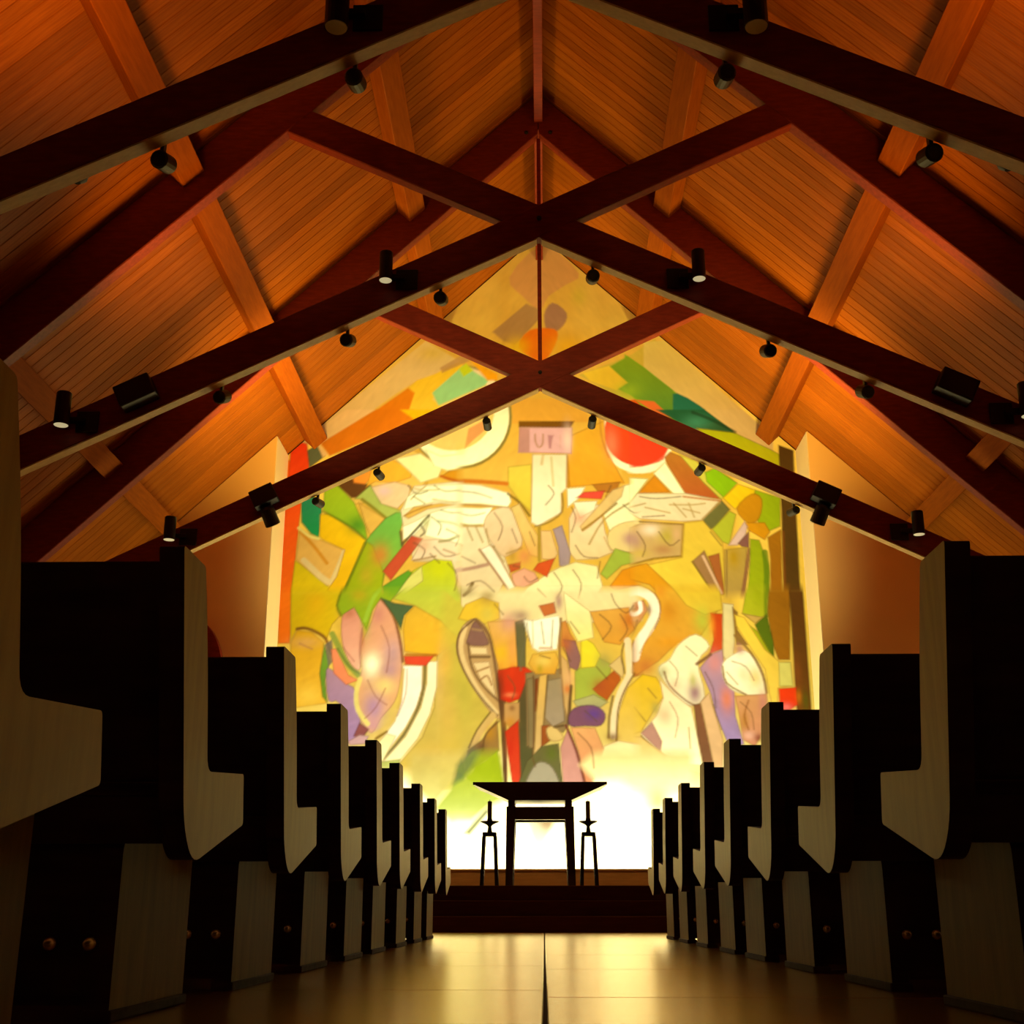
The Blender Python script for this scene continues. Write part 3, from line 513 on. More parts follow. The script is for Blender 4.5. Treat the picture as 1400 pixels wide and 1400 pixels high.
    [1, 0, [-3171, 4939, -3125, 4892, -3058, 4825, -2991, 4751, -2921, 4666, -2851, 4574, -2801, 4510], 43, [177, 129, 23], 0.9],
    [1, 0, [-3201, 4995, -3161, 4963, -3105, 4918, -3051, 4882, -3003, 4862, -2956, 4851, -2924, 4844], 32, [206, 220, 162], 0.8],
    [0, 0, [-2922, 5181, -2796, 5189, -2573, 5028, -2287, 4811, -2442, 4416, -2620, 4017, -2784, 4145, -2669, 4326, -2577, 4684, -2869, 4825, -2916, 4862], [204, 185, 16], [202, 170, 14], 1, 1],
    [0, 0, [-2883, 5503, -2780, 5626, -2687, 5578, -2478, 5348, -2321, 5007, -2269, 4802, -2463, 4971, -2721, 5123, -2889, 5237], [142, 186, 40], [115, 168, 41], 1, 1],
    [2, 0, [-2412, 5027, 125, 112], [49, 124, 39], 0.8],
    [1, 0, [-2888, 5218, -2830, 5189, -2747, 5147, -2667, 5104, -2597, 5062, -2529, 5019, -2463, 4971, -2393, 4911, -2325, 4847, -2278, 4802], 28, [77, 109, 15], 0.8],
    [0, 0, [-2705, 5578, -2528, 5682, -2251, 5574, -2426, 5404, -2517, 5405], [85, 58, 33], [84, 56, 32], 1, 1],
    [0, 0, [-2509, 5672, -2334, 5863, -2224, 5843, -2238, 5708, -2343, 5594, -2489, 5614], [212, 144, 63], [208, 140, 60], 1, 1],
    [0, 0, [-2261, 5843, -2065, 5977, -1714, 5819, -1729, 5684, -1944, 5610, -2199, 5631, -2323, 5556], [204, 172, 66], [198, 165, 62], 1, 1],
    [0, 0, [-1954, 5956, -1610, 6031, -1314, 5815, -1366, 5681, -1600, 5607, -1768, 5781], [209, 232, 214], [202, 222, 201], 1, 1],
    [0, 0, [-2269, 5555, -1945, 5629, -1726, 5570, -1758, 5398, -1898, 5248, -2116, 5307, -2210, 5421], [195, 189, 190], [192, 185, 183], 1, 1],
    [2, 0, [-2086, 5496, 90, 66], [195, 177, 233], 0.8],
    [0, 0, [-2480, 5385, -2270, 5584, -2116, 5326, -1861, 5229, -1805, 5134, -2055, 5099, -2240, 5251, -2407, 5385], [143, 175, 109], [142, 171, 103], 1, 1],
    [0, 0, [-2424, 5347, -2056, 5118, -2245, 4876, -2313, 5026], [185, 166, 96], [185, 163, 93], 1, 1],
    [1, 0, [-2371, 5385, -2334, 5356, -2280, 5315, -2223, 5270, -2157, 5216, -2087, 5158, -2038, 5118], 36, [110, 108, 20], 0.9],
    [0, 0, [-2246, 4895, -2056, 5118, -1915, 5201, -1788, 5191, -1853, 4929, -1812, 4724, -2017, 4450, -2063, 4213, -2109, 4014, -2285, 4015, -2313, 4784], [91, 166, 87], [105, 153, 37], 1, 1],
    [0, 0, [-2287, 4802, -2205, 4746, -2050, 4377, -2074, 4014, -2620, 4017, -2443, 4452], [129, 162, 16], [130, 156, 12], 1, 1],
    [2, 0, [-2111, 4616, 115, 147], [171, 116, 58], 0.9],
    [2, 0, [-2279, 4342, 88, 127], [156, 145, 41], 0.7],
    [1, 0, [-2313, 4784, -2346, 4695, -2392, 4568, -2442, 4434, -2499, 4284, -2560, 4127, -2602, 4017], 42, [88, 109, 13], 0.8],
    [1, 0, [-1844, 4929, -1821, 4743], 42, [75, 61, 49], 0.8],
    [0, 0, [-1861, 5229, -1690, 5569, -967, 5639, -955, 4516, -1664, 4521, -1819, 5003], [196, 210, 221], [187, 190, 182], 1, 1],
    [0, 0, [-1776, 5418, -1509, 5568, -967, 5592, -964, 5307, -1414, 5339, -1682, 5265, -1825, 5229], [209, 239, 249], [207, 235, 249], 1, 1],
    [0, 0, [-1556, 6089, -1335, 5989, -972, 6025, -970, 5831, -1241, 5776, -1424, 5836], [219, 249, 249], [212, 246, 249], 1, 1],
    [0, 0, [-1330, 5700, -1223, 5776, -969, 5803, -967, 5601, -1221, 5642], [171, 130, 29], [168, 128, 28], 1, 1],
    [1, 0, [-1330, 5700, -1295, 5687, -1244, 5668, -1185, 5651, -1109, 5635, -1026, 5621, -967, 5611], 39, [148, 76, 16], 0.9],
    [0, 0, [-1465, 5188, -1233, 5262, -963, 5260, -957, 4718, -1315, 4813, -1530, 4871], [206, 235, 249], [205, 232, 249], 1, 1],
    [0, 0, [-1814, 5144, -1683, 5275, -1324, 5323, -1125, 5299, -1502, 5236, -1750, 5106], [181, 161, 97], [181, 160, 96], 1, 1],
    [1, 0, [-1805, 5153, -1765, 5172, -1707, 5200, -1645, 5227, -1576, 5255, -1501, 5282, -1449, 5301], 21, [136, 104, 42], 0.8],
    [1, 0, [-1762, 5570, -1717, 5549, -1653, 5522, -1598, 5511, -1560, 5535, -1530, 5576, -1510, 5606], 21, [146, 125, 57], 0.6],
    [1, 0, [-1721, 5379, -1693, 5412, -1652, 5457, -1598, 5492, -1519, 5506, -1428, 5508, -1363, 5509], 21, [140, 123, 74], 0.7],
    [1, 0, [-1433, 5377, -1354, 5364, -1243, 5346, -1144, 5337, -1069, 5344, -1007, 5361, -965, 5373], 21, [152, 141, 119], 0.8],
    [1, 0, [-1355, 5075, -1298, 5067, -1217, 5056, -1140, 5036, -1070, 4999, -1005, 4954, -960, 4922], 35, [131, 153, 137], 0.6],
    [1, 0, [-1050, 5035, -960, 4959], 32, [101, 82, 61], 0.8],
    [0, 0, [-1814, 4817, -1828, 5003, -1660, 5077, -1500, 5170, -1463, 5094, -1673, 4872], [207, 233, 249], [207, 231, 249], 1, 1],
    [1, 0, [-1813, 4771, -1779, 4809, -1729, 4865, -1674, 4928, -1607, 5005, -1534, 5090, -1482, 5151], 35, [75, 71, 54], 0.9],
    [1, 0, [-1587, 5020, -1568, 4995, -1544, 4958, -1531, 4927, -1543, 4903, -1566, 4884, -1583, 4871], 28, [80, 77, 67], 0.8],
    [2, 0, [-1516, 5057, 44, 65], [153, 170, 139], 0.7],
    [0, 0, [-2069, 4395, -1700, 4881, -1547, 4834, -1958, 4267], [159, 68, 53], [158, 67, 51], 1, 1],
    [0, 0, [-1564, 4815, -1315, 4832, -958, 4737, -950, 4007, -1148, 4371, -1345, 4537, -1700, 4539], [191, 195, 209], [181, 166, 173], 1, 1],
    [2, 0, [-1527, 4741, 89, 92], [182, 150, 151], 0.7],
    [1, 0, [-1665, 4539, -1382, 4592], 24, [119, 92, 60], 0.8],
    [1, 0, [-1332, 4795, -1300, 4798, -1254, 4803, -1208, 4813, -1162, 4830, -1116, 4852, -1084, 4867], 39, [118, 117, 85], 0.8],
    [1, 0, [-1277, 4684, -1134, 4627], 28, [128, 108, 98], 0.7],
    [1, 0, [-1166, 4371, -955, 4461], 60, [131, 115, 142], 0.8],
    [1, 0, [-987, 4206, -950, 4007], 52, [111, 93, 97], 0.8],
    [0, 0, [-1662, 4411, -1399, 4555, -1168, 4535, -1113, 4370, -1072, 4008, -2021, 4014, -1920, 4176], [155, 176, 10], [145, 171, 63], 1, 1],
    [0, 0, [-1834, 4230, -1557, 4465, -1534, 4264, -1863, 4013, -1934, 4049], [174, 189, 126], [172, 186, 124], 1, 1],
    [2, 0, [-1343, 4408, 106, 109], [161, 183, 10], 0.8],
    [0, 0, [-2062, 4195, -1732, 4411, -1678, 4374, -1916, 4031, -2039, 4014], [74, 136, 38], [73, 134, 37], 1, 1],
    [0, 3, [-3425, 4217, -3248, 4216, -3223, 3446, -3381, 3446], [212, 112, 19], [208, 108, 18], 1, 1],
    [0, 3, [-3257, 4216, -2557, 4212, -2634, 3941, -2585, 3815, -2693, 3691, -2755, 3496, -2953, 3630, -3146, 3631, -3223, 3446], [173, 175, 15], [185, 165, 14], 1, 1],
    [2, 3, [-2918, 3979, 158, 233], [196, 168, 15], 0.8],
    [0, 3, [-3223, 3446, -3145, 3622, -2951, 3595, -2788, 3461, -2821, 3058, -2717, 2678, -3177, 2612], [186, 155, 15], [202, 169, 64], 1, 1],
    [2, 3, [-2962, 2765, 154, 137], [209, 188, 88], 0.8],
    [2, 3, [-3032, 3462, 174, 70], [188, 157, 116], 0.7],
    [0, 3, [-2830, 3058, -2787, 3443, -2698, 3215, -2748, 2971, -2708, 2678, -2781, 2764], [90, 138, 51], [88, 134, 49], 1, 1],
    [1, 3, [-3146, 3637, -3121, 3641, -3083, 3648, -3042, 3647, -2996, 3635, -2947, 3617, -2899, 3594, -2854, 3571, -2810, 3543, -2772, 3505, -2740, 3443, -2713, 3371, -2694, 3320], 42, [100, 67, 24], 0.9],
    [0, 3, [-2777, 3426, -2685, 3505, -2655, 3214, -2721, 3145], [93, 94, 104], [92, 93, 102], 0.9, 1],
    [0, 3, [-2745, 3110, -2720, 3135, -2677, 3110, -2631, 3075, -2585, 3035, -2535, 2983, -2487, 2935, -2440, 2909, -2393, 2886, -2354, 2831, -2321, 2715, -2295, 2567, -2279, 2438, -2268, 2344, -2266, 2269, -2287, 2219, -2352, 2186, -2439, 2178, -2509, 2219, -2536, 2353, -2544, 2539, -2562, 2678, -2606, 2708, -2659, 2690, -2701, 2713, -2729, 2834, -2746, 2996], [146, 122, 185], [130, 109, 194], 1, 1],
    [0, 3, [-2697, 3372, -2627, 3381, -2457, 3039, -2325, 2969, -2486, 2910, -2648, 3057], [198, 125, 108], [197, 123, 106], 1, 1],
    [1, 3, [-2688, 3567, -2670, 3532, -2643, 3482, -2612, 3425, -2579, 3358, -2541, 3284, -2499, 3214, -2442, 3146, -2380, 3083, -2336, 3039], 76, [109, 138, 68], 0.9],
    [1, 3, [-2610, 3372, -2571, 3313, -2516, 3231, -2462, 3161, -2409, 3114, -2356, 3079, -2319, 3056], 27, [68, 84, 53], 0.7],
    [0, 3, [-2575, 3780, -2536, 3852, -2477, 3898, -2422, 3904, -2374, 3856, -2329, 3768, -2299, 3671, -2291, 3568, -2298, 3456, -2304, 3353, -2303, 3255, -2302, 3165, -2313, 3108, -2342, 3096, -2384, 3117, -2427, 3161, -2471, 3230, -2517, 3322, -2551, 3424, -2573, 3544, -2583, 3675], [178, 130, 139], [192, 155, 166], 1, 1],
    [2, 3, [-2489, 3842, 96, 71], [159, 107, 105], 0.9],
    [0, 3, [-2315, 3406, -2283, 3514, -2234, 3631, -2188, 3742, -2154, 3861, -2122, 3974, -2083, 4028, -2027, 3985, -1964, 3882, -1909, 3776, -1866, 3683, -1831, 3587, -1804, 3491, -1789, 3397, -1782, 3303, -1779, 3210, -1781, 3116, -1787, 3022, -1798, 2932, -1811, 2848, -1830, 2768, -1860, 2692, -1909, 2621, -1969, 2553, -2024, 2488, -2065, 2412, -2100, 2339, -2137, 2302, -2186, 2326, -2237, 2388, -2279, 2455, -2308, 2517, -2327, 2584, -2338, 2660, -2343, 2749, -2339, 2845, -2332, 2935, -2317, 3007, -2299, 3072, -2288, 3143, -2297, 3224, -2315, 3311], [177, 136, 140], [181, 150, 125], 1, 1],
    [2, 3, [-2259, 3778, 52, 213], [118, 152, 69], 0.9],
    [2, 3, [-1912, 3316, 130, 192], [146, 125, 173], 0.8],
    [2, 3, [-2102, 3813, 87, 107], [160, 113, 130], 0.8],
    [2, 3, [-2167, 3160, 103, 139], [208, 232, 249], 0.95],
    [2, 3, [-1940, 3089, 103, 104], [146, 120, 173], 0.8],
    [2, 3, [-2123, 2625, 128, 187], [140, 114, 190], 0.9],
    [2, 3, [-2003, 2899, 120, 103], [192, 185, 140], 0.8],
    [2, 3, [-2301, 3494, 34, 140], [152, 94, 87], 0.6],
    [2, 3, [-2124, 2404, 85, 84], [158, 122, 177], 0.7],
    [1, 3, [-2308, 2987, -2322, 2938, -2342, 2868, -2352, 2797, -2350, 2728, -2340, 2658, -2319, 2591, -2279, 2526, -2229, 2464, -2193, 2421], 58, [191, 192, 133], 0.9],
    [1, 3, [-2093, 4046, -2042, 3990, -1971, 3907, -1910, 3811, -1869, 3698, -1837, 3571, -1812, 3456, -1794, 3357, -1782, 3270, -1774, 3210], 38, [103, 67, 51], 0.9],
    [0, 3, [-2575, 4212, -1798, 4207, -1967, 3964, -2083, 4028, -2175, 3885, -2253, 3617, -2422, 3913, -2584, 3806, -2652, 3941], [121, 157, 25], [114, 151, 31], 1, 1],
    [2, 3, [-2359, 4102, 105, 108], [157, 143, 28], 0.7],
    [1, 3, [-2079, 4172, -2105, 4140, -2143, 4092, -2180, 4028, -2216, 3933, -2251, 3821, -2275, 3742], 52, [126, 171, 65], 0.7],
    [1, 3, [-2575, 4212, -2597, 4136, -2627, 4031, -2643, 3941, -2631, 3881, -2604, 3836, -2584, 3806], 35, [97, 114, 13], 0.8],
    [2, 3, [-1920, 4153, 105, 90], [72, 136, 31], 0.9],
    [0, 3, [-2084, 4046, -1897, 3973, -1641, 3935, -1769, 3802, -1808, 3615, -1909, 3803], [54, 83, 68], [53, 82, 66], 1, 1],
    [0, 3, [-1934, 4027, -1727, 4207, -952, 4202, -944, 3451, -1294, 3665, -1650, 3935], [143, 171, 68], [157, 157, 70], 1, 1],
    [0, 3, [-1782, 3633, -1752, 3811, -1632, 3935, -1296, 3737, -1066, 3487, -1198, 3103, -1357, 3278, -1757, 3333], [170, 149, 53], [181, 147, 32], 1, 1],
    [1, 3, [-1057, 4202, -950, 4039], 52, [115, 97, 83], 0.6],
    [0, 3, [-1340, 3278, -1117, 3452, -941, 3206, -925, 1782, -1799, 1784, -1787, 1933, -1507, 2250, -1362, 2622], [155, 151, 88], [154, 140, 76], 1, 1],
    [2, 3, [-1256, 2965, 68, 377], [177, 150, 120], 0.8],
    [2, 3, [-1054, 2621, 102, 506], [146, 146, 65], 0.6],
    [2, 3, [-1350, 2032, 202, 132], [159, 140, 76], 0.7],
    [2, 3, [-1167, 3277, 103, 156], [130, 121, 90], 0.7],
    [0, 3, [-1769, 3158, -1519, 3157, -1517, 2862, -1584, 2623, -1714, 2369, -1959, 2050, -2056, 2168, -1853, 2454, -1782, 2692], [203, 212, 249], [209, 211, 229], 1, 1],
    [1, 3, [-1759, 3106, -1765, 2996, -1775, 2844, -1791, 2709, -1815, 2617, -1847, 2542, -1887, 2471, -1948, 2393, -2018, 2320, -2068, 2269], 31, [161, 144, 92], 0.8],
    [1, 3, [-1489, 3156, -1489, 3080, -1491, 2971, -1500, 2862, -1519, 2766, -1546, 2669, -1583, 2571, -1628, 2470, -1683, 2367, -1745, 2267, -1825, 2163, -1913, 2062, -1974, 1992], 44, [87, 81, 59], 0.9],
    [0, 3, [-1459, 3209, -1330, 3208, -1332, 2879, -1411, 2537, -1558, 2233, -1771, 1967, -1938, 1901, -1974, 1967, -1711, 2267, -1532, 2622, -1462, 2931], [198, 209, 222], [197, 199, 184], 1, 1],
    [0, 3, [-1764, 3280, -1444, 3287, -1357, 3296, -1475, 3148, -1744, 3166], [168, 56, 44], [168, 56, 44], 1, 1],
    [1, 3, [-1730, 3297, -1348, 3287], 34, [132, 90, 22], 0.9],
    [0, 3, [-2296, 2438, -2173, 2353, -2270, 2202, -2366, 2270], [111, 64, 84], [109, 63, 82], 1, 1],
    [0, 3, [-2440, 2202, -2290, 2286, -2170, 2269, -2218, 2168, -2404, 2152], [163, 138, 179], [161, 136, 177], 1, 1],
    [1, 3, [-2136, 2269, -2086, 2296, -2016, 2336, -1953, 2386, -1906, 2455, -1866, 2533, -1839, 2590], 47, [173, 159, 110], 0.9],
    [1, 3, [-2084, 2235, -1951, 2319], 33, [101, 78, 26], 0.9],
    [0, 3, [-2073, 2168, -1950, 2302, -1830, 2268, -2006, 1917, -2038, 1868], [194, 199, 181], [206, 207, 188], 1, 1],
    [0, 3, [-2041, 1951, -1771, 1983, -1799, 1784, -2035, 1785], [134, 147, 98], [131, 143, 95], 1, 1],
    [0, 3, [-1063, 2048, -930, 2198, -925, 1782, -1144, 1783], [66, 105, 49], [61, 97, 44], 0.8, 1],
    [0, 4, [-1047, 4202, 1313, 4187, 1298, 3706, 270, 3692, -384, 3734, -703, 3755, -1043, 3911], [185, 189, 180], [181, 180, 163], 1, 1],
    [0, 4, [-1331, 4204, -1005, 3911, -872, 3756, -1093, 3433, -1033, 3132, -751, 2685, -640, 2501, -875, 2176, -1017, 1871, -1104, 1606, -1284, 1606], [156, 161, 69], [145, 130, 64], 0.8, 1],
    [2, 4, [-1276, 3208, 111, 224], [177, 146, 75], 0.8],
    [2, 4, [-1010, 2778, 129, 330], [141, 144, 67], 0.7],
    [2, 4, [-1191, 2540, 146, 363], [168, 147, 86], 0.6],
    [0, 4, [-1079, 3757, -987, 3949, -761, 4045, -553, 3966, -534, 3754, -759, 3679], [174, 158, 53], [174, 157, 52], 1, 1],
    [2, 4, [-970, 4124, 113, 77], [100, 89, 72], 0.6],
    [2, 4, [-705, 4044, 94, 96], [122, 105, 67], 0.7],
    [2, 4, [-703, 3813, 93, 115], [156, 156, 85], 0.7],
    [1, 4, [-838, 4201, -1007, 4066], 45, [100, 85, 58], 0.8],
    [0, 4, [-703, 3717, -346, 3734, -300, 3053, -569, 3073, -607, 3374], [168, 142, 92], [176, 132, 43], 1, 1],
    [2, 4, [-421, 3715, 112, 133], [162, 125, 142], 0.8],
    [2, 4, [-514, 3317, 93, 112], [178, 154, 22], 0.8],
    [2, 4, [-384, 3373, 55, 169], [172, 124, 86], 0.6],
    [0, 4, [-1093, 3433, -1080, 3511, -1056, 3593, -1021, 3661, -972, 3714, -912, 3754, -853, 3766, -796, 3741, -740, 3689, -693, 3621, -661, 3536, -639, 3436, -616, 3336, -590, 3252, -563, 3169, -541, 3055, -518, 2867, -500, 2649, -503, 2501, -536, 2462, -590, 2490, -659, 2556, -748, 2670, -852, 2823, -938, 2963, -995, 3070, -1034, 3162, -1062, 3244, -1083, 3313, -1094, 3371], [137, 119, 101], [148, 127, 97], 1, 1],
    [0, 4, [-954, 3508, -930, 3590, -893, 3687, -853, 3737, -807, 3702, -758, 3620, -720, 3545, -692, 3492, -676, 3444, -691, 3412, -763, 3399, -867, 3401, -943, 3414, -969, 3433, -967, 3464], [98, 75, 87], [98, 74, 86], 1, 1],
    [0, 4, [-934, 3395, -700, 3384, -691, 3290, -905, 3291], [175, 167, 155], [175, 167, 155], 1, 1],
    [0, 4, [-885, 3187, -671, 3205, -577, 2721, -781, 2963], [175, 165, 153], [174, 163, 150], 1, 1],
    [1, 4, [-828, 3075, -680, 3130], 25, [115, 87, 54], 0.9],
    [1, 4, [-790, 2963, -765, 2983, -730, 3010, -698, 3018, -675, 2989, -655, 2941, -642, 2906], 25, [119, 91, 66], 0.9],
    [1, 4, [-889, 3622, -777, 3603], 26, [133, 113, 92], 0.7],
    [1, 4, [-983, 3642, -1002, 3578, -1026, 3488, -1036, 3395, -1026, 3310, -1002, 3222, -968, 3131, -924, 3034, -869, 2932, -808, 2833, -730, 2729, -645, 2627, -585, 2556], 59, [176, 165, 145], 0.9],
    [1, 4, [-872, 3747, -926, 3703, -1001, 3639, -1057, 3566, -1081, 3484, -1086, 3394, -1076, 3301, -1049, 3208, -1007, 3113, -957, 3019, -901, 2924, -836, 2829, -770, 2740, -696, 2654, -620, 2574, -567, 2519], 24, [76, 58, 41], 0.9],
    [1, 4, [-943, 3432, -935, 3353, -920, 3239, -894, 3131, -850, 3038, -795, 2950, -734, 2870, -662, 2795, -585, 2729, -531, 2684], 26, [81, 61, 44], 0.9],
    [1, 4, [-844, 3746, -799, 3699, -736, 3630, -683, 3545, -650, 3442, -627, 3323, -606, 3205, -589, 3094, -574, 2983, -559, 2869, -541, 2735, -524, 2597, -512, 2501], 37, [86, 64, 49], 0.9],
    [1, 4, [-914, 3262, -672, 3261], 33, [77, 59, 41], 0.9],
    [1, 4, [-622, 2520, -661, 2472, -717, 2405, -767, 2338, -805, 2278, -837, 2219, -866, 2158, -891, 2086, -913, 2012, -927, 1960], 84, [156, 136, 103], 0.9],
    [1, 4, [-659, 2556, -704, 2500, -766, 2419, -822, 2338, -863, 2258, -897, 2178, -920, 2122], 22, [77, 61, 32], 0.9],
    [0, 4, [-766, 2211, -567, 2474, -538, 2085, -710, 1960, -962, 1800, -938, 2086], [124, 96, 49], [89, 73, 55], 1, 1],
    [2, 4, [-874, 2014, 90, 125], [62, 70, 72], 0.9],
    [2, 4, [-927, 1925, 32, 71], [124, 131, 136], 0.8],
    [2, 4, [-657, 2301, 54, 90], [133, 99, 27], 0.8],
    [2, 4, [-765, 2121, 54, 71], [73, 49, 41], 0.8],
    [1, 4, [-548, 2446, -596, 2405, -661, 2346, -712, 2283, -734, 2213, -743, 2138, -747, 2085], 21, [67, 47, 26], 0.8],
    [0, 4, [-1122, 1606, -1019, 1996, -953, 1800, -1014, 1606], [69, 112, 66], [64, 102, 59], 1, 1],
    [0, 4, [-565, 2085, -483, 1604, -960, 1605, -836, 1889, -710, 1960], [113, 137, 10], [103, 123, 10], 1, 1],
    [0, 4, [-346, 3715, -206, 3762, -208, 3053, -310, 3054], [71, 73, 63], [77, 80, 58], 1, 1],
    [0, 4, [-310, 3054, -106, 3015, -112, 2030, -168, 1674, -312, 1675], [64, 56, 41], [51, 57, 37], 1, 1],
    [0, 4, [-569, 3055, -467, 3054, -438, 1675, -492, 1675, -521, 2319], [76, 54, 37], [67, 46, 29], 1, 1],
    [0, 4, [-569, 3092, -347, 3138, -198, 3128, -115, 3071, -199, 2960, -292, 2720, -420, 2665, -531, 2721], [152, 38, 10], [155, 30, 10], 1, 1],
    [2, 4, [-531, 2869, 46, 202], [70, 30, 17], 0.7],
    [2, 4, [-384, 3073, 37, 74], [166, 41, 12], 0.6],
    [2, 4, [-402, 2776, 64, 27], [176, 109, 84], 0.7],
    [0, 4, [-485, 2675, -288, 2683, -289, 2445, -384, 2337, -484, 2446], [146, 118, 87], [143, 115, 84], 1, 1],
    [2, 4, [-384, 2610, 36, 36], [77, 37, 10], 0.6],
    [2, 4, [-402, 2428, 73, 72], [154, 107, 20], 0.7],
    [0, 4, [-475, 2319, -301, 2464, -272, 1674, -384, 1675, -438, 2048], [151, 36, 10], [144, 40, 24], 1, 1],
    [2, 4, [-402, 2120, 45, 107], [141, 25, 10], 0.7],
    [0, 4, [-217, 3053, 356, 3125, 355, 2425, 253, 2298, -19, 2354, -129, 2137, -202, 2138], [107, 95, 77], [103, 90, 70], 1, 1],
    [0, 4, [-199, 2979, -103, 2997, -102, 2101, -180, 2119], [99, 92, 77], [95, 86, 70], 1, 1],
    [0, 4, [-97, 2978, -14, 2996, -69, 2554, -100, 2572], [91, 47, 22], [90, 46, 21], 1, 1],
    [0, 4, [58, 2959, 243, 2995, 276, 2443, 126, 2371, 9, 2499], [116, 110, 105], [121, 114, 118], 1, 1],
    [0, 4, [228, 3294, 320, 3200, 361, 2865, 318, 2425, 266, 2644], [157, 135, 105], [155, 132, 99], 1, 1],
    [2, 4, [335, 2976, 73, 111], [172, 141, 117], 0.8],
    [2, 4, [315, 2847, 45, 55], [165, 93, 44], 0.8],
    [1, 4, [361, 2883, 318, 2425], 40, [71, 54, 34], 0.9],
    [0, 4, [-42, 3015, 68, 3052, 32, 2499, -18, 2020, -112, 2021, -87, 2499], [168, 145, 89], [148, 130, 105], 1, 1],
    [1, 4, [-116, 3015, -113, 2879, -110, 2687, -109, 2499, -112, 2322, -117, 2149, -121, 2030], 18, [76, 49, 26], 0.8],
    [1, 4, [68, 3015, 2, 2317], 22, [69, 58, 40], 0.8],
    [0, 4, [-243, 3753, -121, 3733, 216, 3798, 242, 3673, 192, 3351, -49, 3324, -123, 3372, -197, 3580], [199, 218, 249], [196, 210, 235], 1, 1],
    [1, 4, [-121, 3733, -114, 3390], 18, [160, 159, 152], 0.8],
    [1, 4, [-30, 3371, 118, 3370], 33, [142, 104, 78], 0.7],
    [2, 4, [64, 3617, 93, 114], [200, 223, 249], 0.6],
    [0, 4, [-45, 3924, 161, 3971, 188, 3827, 28, 3780], [148, 87, 54], [148, 87, 54], 1, 1],
    [2, 4, [218, 3981, 47, 115], [133, 113, 132], 0.9],
    [2, 4, [-271, 3791, 103, 76], [129, 114, 121], 0.9],
    [0, 4, [-124, 3296, 173, 3323, 218, 3201, 161, 3033, -88, 3034, -180, 3165], [170, 146, 68], [165, 128, 47], 1, 1],
    [2, 4, [5, 3202, 92, 65], [178, 168, 101], 0.8],
    [2, 4, [-32, 3108, 37, 55], [122, 121, 10], 0.6],
    [1, 4, [243, 3750, 236, 3655, 226, 3520, 220, 3389, 220, 3262, 223, 3138, 225, 3051], 33, [101, 81, 60], 0.9],
    [1, 4, [-197, 3523, -219, 3445, -250, 3335, -272, 3241, -278, 3175, -275, 3125, -273, 3091], 26, [77, 80, 71], 0.7],
    [0, 4, [252, 3712, 308, 3730, 362, 3558, 435, 3444, 359, 3369, 239, 3389], [157, 112, 61], [157, 112, 60], 1, 1],
    [0, 4, [268, 3483, 426, 3463, 496, 3237, 447, 3069, 337, 3125], [107, 77, 98], [107, 77, 97], 1, 1],
    [2, 4, [304, 3426, 74, 113], [135, 77, 46], 0.8],
    [0, 4, [-19, 2390, 90, 2399, 106, 2209, -21, 2119], [113, 60, 27], [110, 58, 26], 1, 1],
    [0, 4, [44, 2353, 67, 2376, 105, 2387, 144, 2380, 190, 2344, 238, 2289, 261, 2244, 243, 2217, 201, 2199, 161, 2190, 127, 2192, 95, 2205, 70, 2227, 52, 2266, 41, 2315], [162, 147, 111], [159, 143, 108], 1, 1],
    [1, 4, [144, 2371, 254, 2389], 29, [68, 52, 32], 0.9],
    [0, 4, [-130, 2021, -20, 2137, 197, 2172, 245, 1673, -312, 1675, -203, 1958], [73, 73, 47], [62, 66, 48], 1, 1],
    [2, 4, [105, 2047, 72, 89], [64, 78, 24], 0.8],
    [0, 4, [-204, 1639, -215, 1704, -175, 1795, -131, 1869, -98, 1913, -62, 1940, -22, 1949, 26, 1940, 78, 1912, 121, 1868, 164, 1794, 198, 1703, 182, 1638, 69, 1613, -92, 1613], [117, 117, 123], [109, 108, 113], 1, 1],
    [0, 4, [214, 2118, 308, 2352, 448, 2028, 523, 1637, 244, 1638], [148, 110, 126], [137, 102, 118], 1, 1],
    [0, 4, [345, 2370, 654, 2360, 775, 2063, 678, 1778, 585, 1637, 514, 1637, 440, 2046], [168, 130, 102], [151, 98, 86], 1, 1],
    [1, 4, [290, 2389, 323, 2313, 369, 2203, 413, 2082, 452, 1937, 489, 1782, 514, 1673], 36, [80, 35, 31], 0.9],
    [0, 4, [410, 3069, 673, 3273, 874, 3160, 808, 2697, 404, 2680], [125, 147, 65], [125, 145, 64], 1, 1],
    [0, 4, [492, 3539, 657, 3424, 747, 3273, 670, 3124, 485, 3106], [176, 177, 45], [176, 177, 44], 1, 1],
    [2, 4, [782, 3198, 92, 112], [122, 125, 76], 0.8],
    [0, 4, [627, 2845, 975, 3141, 988, 2955, 808, 2697, 699, 2771], [137, 71, 24], [137, 70, 23], 1, 1],
    [2, 4, [720, 2882, 91, 92], [127, 61, 33], 0.7],
    [0, 4, [377, 2699, 644, 2781, 825, 2679, 714, 2606, 422, 2625], [130, 138, 114], [130, 137, 112], 1, 1],
    [0, 4, [319, 2498, 333, 2541, 360, 2584, 403, 2616, 475, 2637, 563, 2648, 642, 2643, 704, 2617, 756, 2577, 785, 2533, 786, 2482, 765, 2427, 727, 2387, 671, 2374, 598, 2376, 527, 2379, 459, 2374, 393, 2370, 345, 2380, 321, 2410, 314, 2454], [90, 59, 103], [89, 58, 100], 1, 1],
    [2, 4, [639, 2533, 91, 72], [70, 46, 144], 0.9],
    [0, 4, [836, 3142, 988, 3272, 1039, 3122, 1016, 2973], [167, 155, 124], [167, 154, 123], 1, 1],
    [0, 4, [276, 4116, 628, 3843, 659, 3500, 453, 3444, 309, 3749], [191, 204, 198], [187, 190, 141], 1, 1],
